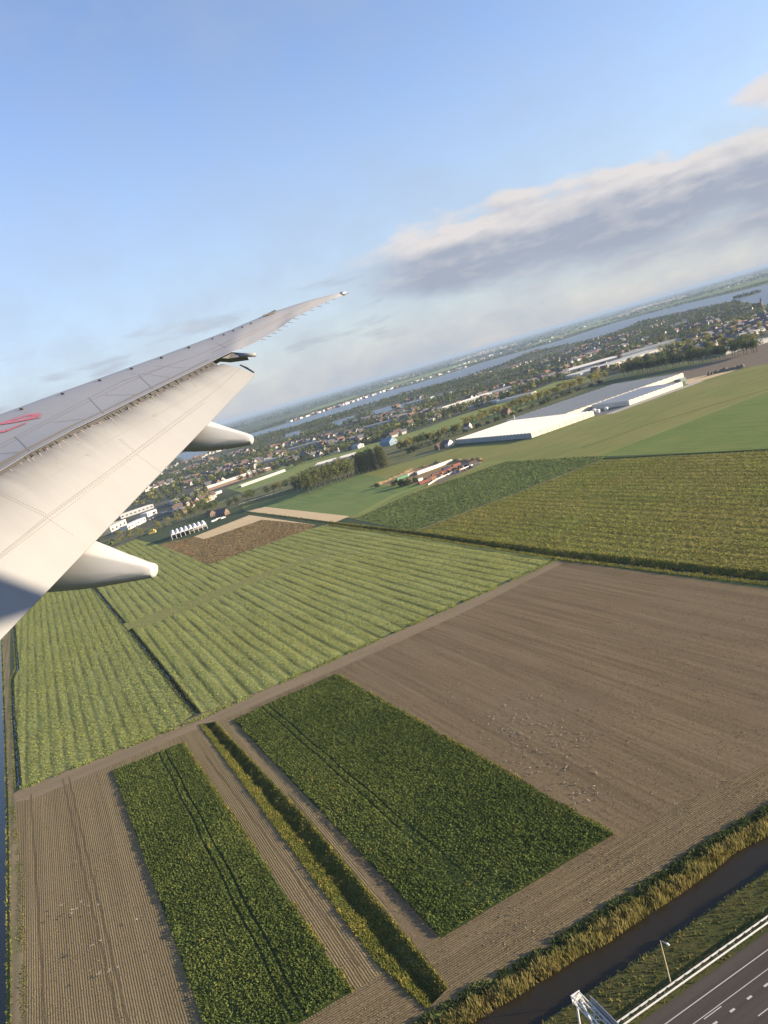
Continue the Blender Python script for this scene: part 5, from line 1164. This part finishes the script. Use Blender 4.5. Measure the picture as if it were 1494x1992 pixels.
# ------------------------------------------------------------------ village houses and wood
house_kinds = []
for wl, rf in (('white', 'orange'), ('brick', 'orange'), ('white', 'slate'), ('brick', 'brown'), ('white', 'brown'), ('brick', 'slate'), ('white', 'white')):
    mb = MB(); X, Y, h, ri = 4.5, 6.5, 4.6, 4.4
    if rf == 'white': ri = 1.0; X, Y = 6, 9
    mb.add([(-X, -Y, 0), (X, -Y, 0), (X, Y, 0), (-X, Y, 0), (-X, -Y, h), (X, -Y, h), (X, Y, h), (-X, Y, h), (0, -Y, h + ri), (0, Y, h + ri)], [(0, 1, 5, 8, 4), (2, 3, 7, 9, 6), (1, 2, 6, 5), (3, 0, 4, 7)], 0)
    e = .5; k = ri / X
    for s_ in (-1, 1):
        V = [(s_ * (X + e), -Y - e, h - e * k + .1), (s_ * (X + e), Y + e, h - e * k + .1), (0, Y + e, h + ri + .1), (0, -Y - e, h + ri + .1)]; mb.add(V, [(0, 1, 2, 3)], 1)
    mb.box((1.2, 3, h + ri * .9), (.9, .9, 1.8), 1)
    house_kinds.append((mb.mesh('village_house', [BM['village_white' if wl == 'white' else wl], BM['village_white' if rf == 'white' else rf]]), wl, rf))
SOLID_A = [np.array(s_) for s_ in SOLID]
def clear(q):
    ok = in_poly(q, VP)
    for s_ in SOLID: ok &= ~in_poly(q, s_)
    return ok
def pixel_sample(n, poly):
    P_ = np.array(poly); lo, hi = P_.min(0), P_.max(0); q = lo + rng.random((n * 3, 2)) * (hi - lo); q = q[in_poly(q, poly)][:n]
    return q
def vproj(q):
    r_ = np.column_stack([q, np.zeros(len(q))]) - EYE; D = r_ @ FW; return CX + FPX * (r_ @ RT) / D, CY - FPX * (r_ @ UP) / D
STREETS = []; Q = []; QA = []                          # houses stand along streets
for (u, v) in pixel_sample(190, VILLAGE_PX):
    o_ = np.array(G2(u, v)); a0 = (AR if rng.random() < .35 else AR + math.pi / 2) + rng.normal() * .16 + .2; d = np.array([math.cos(a0), math.sin(a0)]); n_ = np.array([-d[1], d[0]]); L = rng.uniform(70, 320); st = rng.uniform(11, 19)
    STREETS.append((o_ - d * L / 2, d, L))
    for k in range(int(L / st)):
        for sd in (-1, 1):
            if rng.random() < .22: continue
            Q.append(o_ + d * (k * st - L / 2) + n_ * sd * rng.uniform(9, 11)); QA.append(a0 + (math.pi / 2 if rng.random() < .6 else 0))
Q = np.array(Q); QA = np.array(QA); ok = clear(Q); Q = Q[ok]; QA = QA[ok]
# terraces: snap house headings to the local street
dist = np.hypot(Q[:, 0], Q[:, 1]); order = np.argsort(dist); Q = Q[order]; QA = QA[order]
uu, vv = vproj(Q); vis = (uu > -20) & (uu < 1510)
Q = Q[vis]; QA = QA[vis]; wlab = {'white': 'white walled', 'brick': 'brick'}; rlab = {'orange': 'orange tiled', 'slate': 'grey slate', 'brown': 'brown tiled', 'white': 'flat white'}
sV, sF, sM = [], [], []
NH = 150
for i, p in enumerate(Q[:2200]):
    k = int(rng.choice(7, p=[.05, .05, .32, .13, .22, .11, .12])); me, wl, rf = house_kinds[k]
    ang = QA[i] + rng.normal() * .05; sc = rng.uniform(.85, 1.25)
    if i < NH:
        o = obj('village_house', me, None, (p[0], p[1], 0), ang); o.scale = (sc, sc, sc)
        tag(o, f'{wlab[wl]} village house with {rlab[rf]} roof among lakeside trees', 'house', f'{wl} {rf} village houses')
    else:
        c, s_ = math.cos(ang) * sc, math.sin(ang) * sc; b0 = len(sV)
        for v_ in me.vertices: x, y, z = v_.co; sV.append((p[0] + c * x - s_ * y, p[1] + s_ * x + c * y, z * sc))
        for f in me.polygons: sF.append(tuple(b0 + t_ for t_ in f.vertices)); sM.append(({'white': 0, 'brick': 1}[wl]) if f.material_index == 0 else {'orange': 2, 'slate': 3, 'brown': 4, 'white': 0}[rf])
me = bpy.data.meshes.new('distant_houses'); me.from_pydata(sV, [], sF)
for k in ('village_white', 'brick', 'orange', 'slate', 'brown'): me.materials.append(BM[k])
me.polygons.foreach_set('material_index', sM); me.validate(); me.update(); tag(obj('distant_houses', me), 'hundreds of small distant houses scattered through the lakeside village', 'houses', kind='stuff')

# village trees
qa = pixel_sample(2500, VILLAGE_PX); Qa = np.array([G2(u, v) for u, v in qa])
P_ = np.array(VP); lo, hi = P_.min(0), P_.max(0); lo[1] = max(lo[1], 900); Qb = lo + rng.random((24000, 2)) * (hi - lo); Q = np.concatenate([Qa, Qb]); Q = Q[clear(Q)]
uu, vv = vproj(Q); Q = Q[(uu > -40) & (uu < 1540)]
dn = vnoise(Q, 1 / 180., 21); Q = Q[(dn > .34) | (rng.random(len(Q)) < .25)]
for o_, d, L in STREETS:                                   # keep the carriageways and front gardens open
    t_ = (Q - o_) @ d; k_ = np.abs((Q - o_) @ np.array([-d[1], d[0]])); Q = Q[~((t_ > -4) & (t_ < L + 4) & (k_ < 19)) | (rng.random(len(Q)) < .15)]
Q = Q[np.argsort(np.hypot(Q[:, 0], Q[:, 1]))]
N_IND = max(0, 300 - NT_TREES)
for p in Q[:N_IND]: tree(['dark0', 'dark1', 'round0', 'round1', 'round2', 'full0'], p, rng.uniform(9, 16), 'leafy garden tree standing among the nearest village houses', 'village garden trees', wide=1.1)
def tree_mass(Q, n, name, label, hlo, hhi, mats, seed, leaf=1.0, flat=1.0):
    m_ = len(Q); hh = rng.uniform(hlo, hhi, m_) * (0.75 + .5 * vnoise(Q, 1 / 150., seed)); tk = rng.random(m_)
    d = rng.normal(size=(m_, n, 3)); d /= np.linalg.norm(d, axis=2)[..., None]; rad = rng.random((m_, n)) ** .4
    C = d * rad[..., None] * (np.stack([hh * .36 * flat, hh * .36 * flat, hh * .40], 1))[:, None, :]
    C[..., 2] += (hh * .56)[:, None]; C[..., 0] += Q[:, 0, None]; C[..., 1] += Q[:, 1, None]
    sz = (hh[:, None] * .20 * leaf * (0.6 + .8 * rng.random((m_, n))) * flat ** .5)
    V, F = leaf_quads(C.reshape(-1, 3), sz.ravel(), 1.3, 1.3)
    rnd = rep4(np.clip(.08 + .5 * np.repeat(tk, n) + .35 * rng.random(m_ * n), 0, 1))
    mi = np.repeat((tk * 0 + rng.choice(len(mats), m_, p=[w_ for _, w_ in mats])), n)
    o = obj(name, mesh_np(name, V, F, [m for m, _ in mats], rnd, mi)); return tag(o, label, 'trees', kind='stuff')
rest = Q[N_IND:]; near = np.hypot(rest[:, 0], rest[:, 1]) < 1900
tree_mass(rest[near], 34, 'village_trees', 'mass of village trees between the houses on this side', 7, 14, [(TM['dark'], .52), (TM['mid'], .36), (TM['aut'], .09), (TM['rust'], .03)], 31, 1.1)
tree_mass(rest[~near], 16, 'shore_trees', 'mass of trees along the near lake shore', 7, 12.5, [(TM['dark'], .68), (TM['mid'], .28), (TM['aut'], .03), (TM['rust'], .01)], 32, 1.4)
# far shore: tree belts, hamlets and the woods up to the horizon
def belt(p0, p1, n, wdt):
    a, b = G2(*p0), G2(*p1); d = nrm(b - a); n_ = np.array([-d[1], d[0]]); t_ = rng.random(n); return a + (b - a) * t_[:, None] + n_ * ((rng.random(n) - .5) * wdt)[:, None]
fs = [belt(*x) for x in (((490, 842), (730, 766), 500, 120), ((730, 766), (950, 701), 500, 150), ((950, 701), (1200, 626), 420, 150), ((1200, 626), (1494, 550), 300, 150), ((1428, 583), (1482, 568), 45, 30), ((620, 790), (900, 706), 350, 300), ((900, 706), (1300, 590), 350, 300), ((1200, 615), (1494, 536), 350, 300))]
tree_mass(np.concatenate(fs), 12, 'far_shore_trees', 'tree belts along the far shore of the lake', 9, 16, [(TM['dark'], .6), (TM['mid'], .4)], 33, 1.6)
ang = np.radians(rng.uniform(-24, 36, 9000)); dd = 7500 + 21000 * rng.random(9000) ** 1.1; Qf = np.stack([np.sin(ang) * dd, np.cos(ang) * dd], 1)
bn = vnoise(np.stack([Qf @ np.array([.96, .28]) / 1500., Qf @ np.array([-.28, .96]) / 500.], 1), 1.0, 41); Qf = Qf[bn > .40]
tree_mass(Qf, 8, 'distant_woods', 'blue green woods stretching to the horizon', 14, 22, [(TM['dark'], .7), (TM['mid'], .3)], 34, 2.2, 3.0)
hb = [belt(*x) for x in (((560, 822), (640, 797), 60, 60), ((640, 797), (760, 757), 160, 120), ((760, 757), (900, 716), 120, 140), ((940, 703), (1100, 656), 60, 150), ((880, 716), (1200, 617), 80, 500), ((1200, 618), (1494, 537), 120, 500), ((1300, 575), (1494, 524), 80, 1500))]
hb = np.concatenate(hb); mb = MB()
for p in hb:
    w_, l_, h_ = rng.uniform(8, 16), rng.uniform(10, 34), rng.uniform(5, 9); a_ = rng.uniform(0, 3.1); ax = ((math.cos(a_), math.sin(a_), 0), (-math.sin(a_), math.cos(a_), 0), (0, 0, 1))
    m_ = int(rng.choice(3, p=[.62, .2, .18])); mb.box((p[0], p[1], h_ / 2), (w_, l_, h_), m_, ax)
    mb.box((p[0], p[1], h_ + .8), (w_ * .8, l_, 1.6), int(rng.choice([0, 2, 3])), ax)
o = mb.build('far_shore_buildings', [BM['white'], BM['brick'], BM['orange'], BM['slate']]); tag(o, 'tiny pale buildings strung along the far lake shore', 'buildings', kind='stuff')
# church spire and boats
p = G2(1482, 596); ch = empty('church', (*p, 0), .4, 0.6); tag(ch, 'village church with pointed tower by the lake', 'church')
mb = MB(); mb.box((0, 0, 12), (7, 7, 24)); mb.build('tower', BM['brick'], ch); mb = MB(); mb.tube([(0, 0, 24), (0, 0, 42)], [5, .2], 4); mb.build('spire', BM['slate'], ch)
mb = MB(); mb.box((0, 16, 6), (12, 26, 12)); mb.build('nave', BM['brick'], ch); mb = MB(); mb.add([(-6.5, 3, 12), (6.5, 3, 12), (6.5, 29.4, 12), (-6.5, 29.4, 12), (0, 3, 19), (0, 29.4, 19)], [(0, 1, 4), (2, 3, 5), (1, 2, 5, 4), (3, 0, 4, 5)]); mb.build('roof', BM['slate'], ch)
for u, v, lab in ((586.5, 811, 'white boat on the lake near the far shore'), (643, 812, 'small white boat in the left part of the lake')):
    p = G2(u, v, -.6); bt = empty('boat', (p[0], p[1], -.6), .5); tag(bt, lab, 'boat')
    mb = MB(); V = [(-2.2, -7, 1.6), (2.2, -7, 1.6), (2.6, 2, 1.8), (0, 8, 2.2), (-2.6, 2, 1.8), (-1.6, -6.5, -.2), (1.6, -6.5, -.2), (1.8, 2, -.2), (0, 6, -.2), (-1.8, 2, -.2)]
    mb.add(V, [(0, 1, 2, 3, 4), (5, 9, 8, 7, 6)] + [(i, 5 + i, 5 + (i + 1) % 5, (i + 1) % 5) for i in range(5)]); mb.build('hull', BM['white'], bt); mb = MB(); mb.box((0, -1, 3), (3.4, 6, 2.6)); mb.build('cabin', BM['white'], bt)
# ================================================================== motorway
mw = [o for o in bpy.data.objects if o.name == 'motorway'][0]
def strip(name, t_, wd, s0, s1, z=0.005):
    mb = MB(); P_ = [rd(s0, t_ - wd / 2), rd(s1, t_ - wd / 2), rd(s1, t_ + wd / 2), rd(s0, t_ + wd / 2)]
    mb.add([(*p, z) for p in P_], [(0, 1, 2, 3)]); return mb.build(name, MT['white_paint'], mw)
strip('edge_line', T_L1, 0.15, -120, 320); strip('lane_line', T_L2, 0.12, -120, 320)
k9 = H / 90
strip('lane_line', T_L2 - .36, 0.14, 53.6 * k9 - 3.6, 53.6 * k9 - 0.2)
for k in range(-12, 40): strip('block_marking', T_BLK, 0.34, 54 * k9 + k * 3.42 - .45, 54 * k9 + k * 3.42 + .45)
for k in range(-8, 22): strip('lane_dash', T_L3, 0.15, 55.7 * k9 + k * 12, 55.7 * k9 + k * 12 + 3.2)
for k in range(-8, 22): strip('lane_dash', T_L3 - 3.6, 0.15, 55.7 * k9 + k * 12, 55.7 * k9 + k * 12 + 3.2)
# guardrail with two beams
gr = empty('guardrail', (*rd(20, T_BAR), 0)); tag(gr, 'double beam steel guardrail along the motorway verge', 'guardrail')
gr_loc = np.array([*rd(20, T_BAR), 0.0]); D3, N3, Z3 = R3(RD), R3(RN), np.array([0, 0, 1.0])
def wbeam(off, name):
    prof = [(-.05, .15), (.03, .11), (.03, .05), (-.04, 0), (.03, -.05), (.03, -.11), (-.05, -.15)]
    V = []
    for s_ in (-60, 140):
        for x, z in prof: V.append(D3 * s_ + N3 * (off + x * (1 if off < 0 else -1)) + Z3 * (.72 + z * 1.1))
        for x, z in prof[::-1]: V.append(D3 * s_ + N3 * (off + x * (1 if off < 0 else -1) + (.03 if off < 0 else -.03)) + Z3 * (.72 + z * 1.1))
    n_ = len(prof) * 2; mb = MB(); mb.add(V, [(i, (i + 1) % n_, n_ + (i + 1) % n_, n_ + i) for i in range(n_)] + [tuple(range(n_)), tuple(range(n_, 2 * n_))[::-1]]); mb.build(name, BM['steel'], gr)
wbeam(-.42, 'beam'); wbeam(.42, 'beam')
mb = MB(); mb.box(Z3 * .70, (.10, .82, .10), 0, (D3, N3, Z3)); sme = mb.mesh('spacer', BM['dark'])
mb = MB(); mb.box(Z3 * .34, (.12, .16, .70), 0, (D3, N3, Z3)); pme = mb.mesh('post', BM['steel'])
for k in range(110): obj('spacer', sme, gr, tuple(D3 * (-58 + k * 1.8)))
for k in range(55): obj('post', pme, gr, tuple(D3 * (-58.9 + k * 3.6)))
# street lamp
lp = G2(1306, 1917); lm = empty('street_lamp', (*lp, 0)); tag(lm, 'tall slim street lamp standing behind the guardrail', 'street lamp')
tp = Z3 * 8.0; mb = MB(); mb.tube([(0, 0, 0), (0, 0, 1.2), (0, 0, 8.0)], [.11, .10, .06], 8); mb.build('pole', plain('lamp_pole', (0.50, 0.42, 0.28), .6), lm)
arm = -N3 * 1.0 + D3 * .15
mb = MB(); mb.tube([tp - Z3 * .1, tp + arm * .4 + Z3 * .12, tp + arm * 1.1 + Z3 * .15], .045, 6); mb.build('arm', BM['steel'], lm)
mb = MB(); mb.tube([tp + arm * 1.0 + Z3 * .15, tp + arm * 1.2 + Z3 * .16, tp + arm * 1.55 + Z3 * .14, tp + arm * 1.7 + Z3 * .12], [.06, .16, .17, .06], 8); mb.build('lamp_head', BM['canvas'], lm, True)
# sign gantry: box truss over the road, legs, sign board
gz = 7.6; ge = G2(1121, 1940, gz); gt = empty('sign_gantry', (*ge, 0)); tag(gt, 'white lattice sign gantry over the motorway at the bottom edge', 'gantry')
MG = plain('gantry_white', (0.66, 0.65, 0.62), .5, .2, var=.1)
dirg = -N3; Lg = 30; hw, hh = .62, .55
for sx in (-1, 1):
    for sz in (-1, 1):
        mb = MB(); mb.beam(D3 * sx * hw + Z3 * (gz + sz * hh), dirg * Lg + D3 * sx * hw + Z3 * (gz + sz * hh), .16); mb.build('chord', MG, gt)
nb = 24; st = Lg / nb
for k in range(nb):
    a0, a1 = dirg * st * k, dirg * st * (k + 1)
    for sx in (-1, 1):
        s_ = 1 if k % 2 else -1
        mb = MB(); mb.beam(a0 + D3 * sx * hw + Z3 * (gz - s_ * hh), a1 + D3 * sx * hw + Z3 * (gz + s_ * hh), .07); mb.build('lattice_bar', MG, gt)
    for sz in (-1, 1):
        mb = MB(); mb.beam(a0 + D3 * hw * (1 if k % 2 else -1) + Z3 * (gz + sz * hh), a1 - D3 * hw * (1 if k % 2 else -1) + Z3 * (gz + sz * hh), .07); mb.build('lattice_bar', MG, gt)
mb = MB(); mb.box(Z3 * gz - dirg * .05, (hw * 2 + .3, .12, hh * 2 + .3), 0, (D3, dirg, Z3)); mb.build('end_plate', MG, gt)
for sx in (-1, 1):
    mb = MB(); mb.tube([D3 * sx * (hw + .9) + dirg * .9, D3 * sx * hw * .6 + dirg * .35 + Z3 * (gz - hh)], [.17, .14], 8); mb.build('leg', MG, gt)
mb = MB(); mb.box(dirg * 6.5 + D3 * (hw + .35) + Z3 * (gz + .3), (.12, 8.0, 2.6), 0, (D3, dirg, Z3)); mb.build('sign_board', plain('sign_back', (0.20, 0.21, 0.23), .5), gt)

# ================================================================== gulls on the bare fields
MGU = plain('gull_white', (0.28, 0.25, 0.21), .7, var=.05)
def gull_mesh(fly):
    mb = MB()
    mb.tube([(-.27, 0, .16), (-.18, 0, .17), (0, 0, .20), (.14, 0, .23), (.20, 0, .30), (.27, 0, .31), (.33, 0, .29)], [.01, .05, .095, .08, .05, .045, .006], 7)
    if fly:
        for s_ in (-1, 1): mb.add([(.10, .05 * s_, .22), (.14, .35 * s_, .34), (-.02, .72 * s_, .27), (-.02, .35 * s_, .31), (-.08, .05 * s_, .22)], [(0, 1, 2, 3, 4)])
    else:
        for s_ in (-1, 1): mb.add([(.10, .085 * s_, .25), (-.02, .11 * s_, .24), (-.33, .04 * s_, .20), (-.05, .10 * s_, .17)], [(0, 1, 2, 3)])
        for s_ in (-1, 1): mb.tube([(.02, .03 * s_, .13), (.02, .03 * s_, 0)], .012, 4)
    return mb.mesh('gull', MGU, True)
gs, gf = gull_mesh(False), gull_mesh(True)
GP = []
cl = [((905, 1362), 40, 20, 16), ((1020, 1355), 40, 14, 22), ((1010, 1410), 55, 22, 60), ((985, 1415), 40, 20, 20), ((1060, 1430), 60, 20, 34), ((1150, 1432), 35, 14, 18), ((1050, 1470), 70, 22, 30), ((1140, 1545), 22, 12, 26), ((1000, 1490), 60, 25, 24), ((1110, 1500), 50, 20, 18), ((1160, 1500), 26, 14, 8), ((1180, 1400), 60, 25, 5)]
for (cu, cv), su, sv, n in cl:
    for _ in range(n): GP.append((random.gauss(cu, su * .75), random.gauss(cv, sv * .85)))
for i, (u, v) in enumerate(GP):
    p = G2(u, v); o = obj('gull', gs, None, (p[0], p[1], 0), random.random() * 6.28); s_ = random.uniform(0.7, 1.05); o.scale = (s_,) * 3; tag(o, 'white gull resting on the wide harrowed field', 'gull', 'gulls on the harrowed field')
for i in range(16):
    cu, cv = random.choice(((268, 1790), (185, 1835), (200, 1895), (165, 1770))); u, v = random.gauss(cu, 20), random.gauss(cv, 14); z = random.uniform(.3, 2.0); p = G2(u, v, z)
    o = obj('gull', gf, None, (p[0], p[1], z), random.random() * 6.28); s_ = random.uniform(.9, 1.2); o.scale = (s_,) * 3; tag(o, 'gull flying low over the stubble field at left', 'gull', 'gulls over the stubble field')
# ================================================================== haze
mb = MB(); x0, x1, y0, y1, z0, z1 = -BIG - 50, BIG + 50, -450, BIG + 50, -3.0, 112.0
mb.box(((x0 + x1) / 2, (y0 + y1) / 2, (z0 + z1) / 2), (x1 - x0, y1 - y0, z1 - z0)); hz = mb.build('haze', bpy.data.materials.new('haze_air'))
m = hz.data.materials[0]; m.use_nodes = True; t = NT(m.node_tree)
for nd in list(t.n): t.n.remove(nd)
pv = t.new('ShaderNodeVolumePrincipled', {'Color': (0.38, 0.50, 0.68), 'Density': 6.5e-5, 'Anisotropy': 0.0}); t.new('ShaderNodeOutputMaterial', {'Volume': pv.outputs[0]})
tag(hz, 'thin blue haze in the air over the polder', 'haze', kind='stuff')
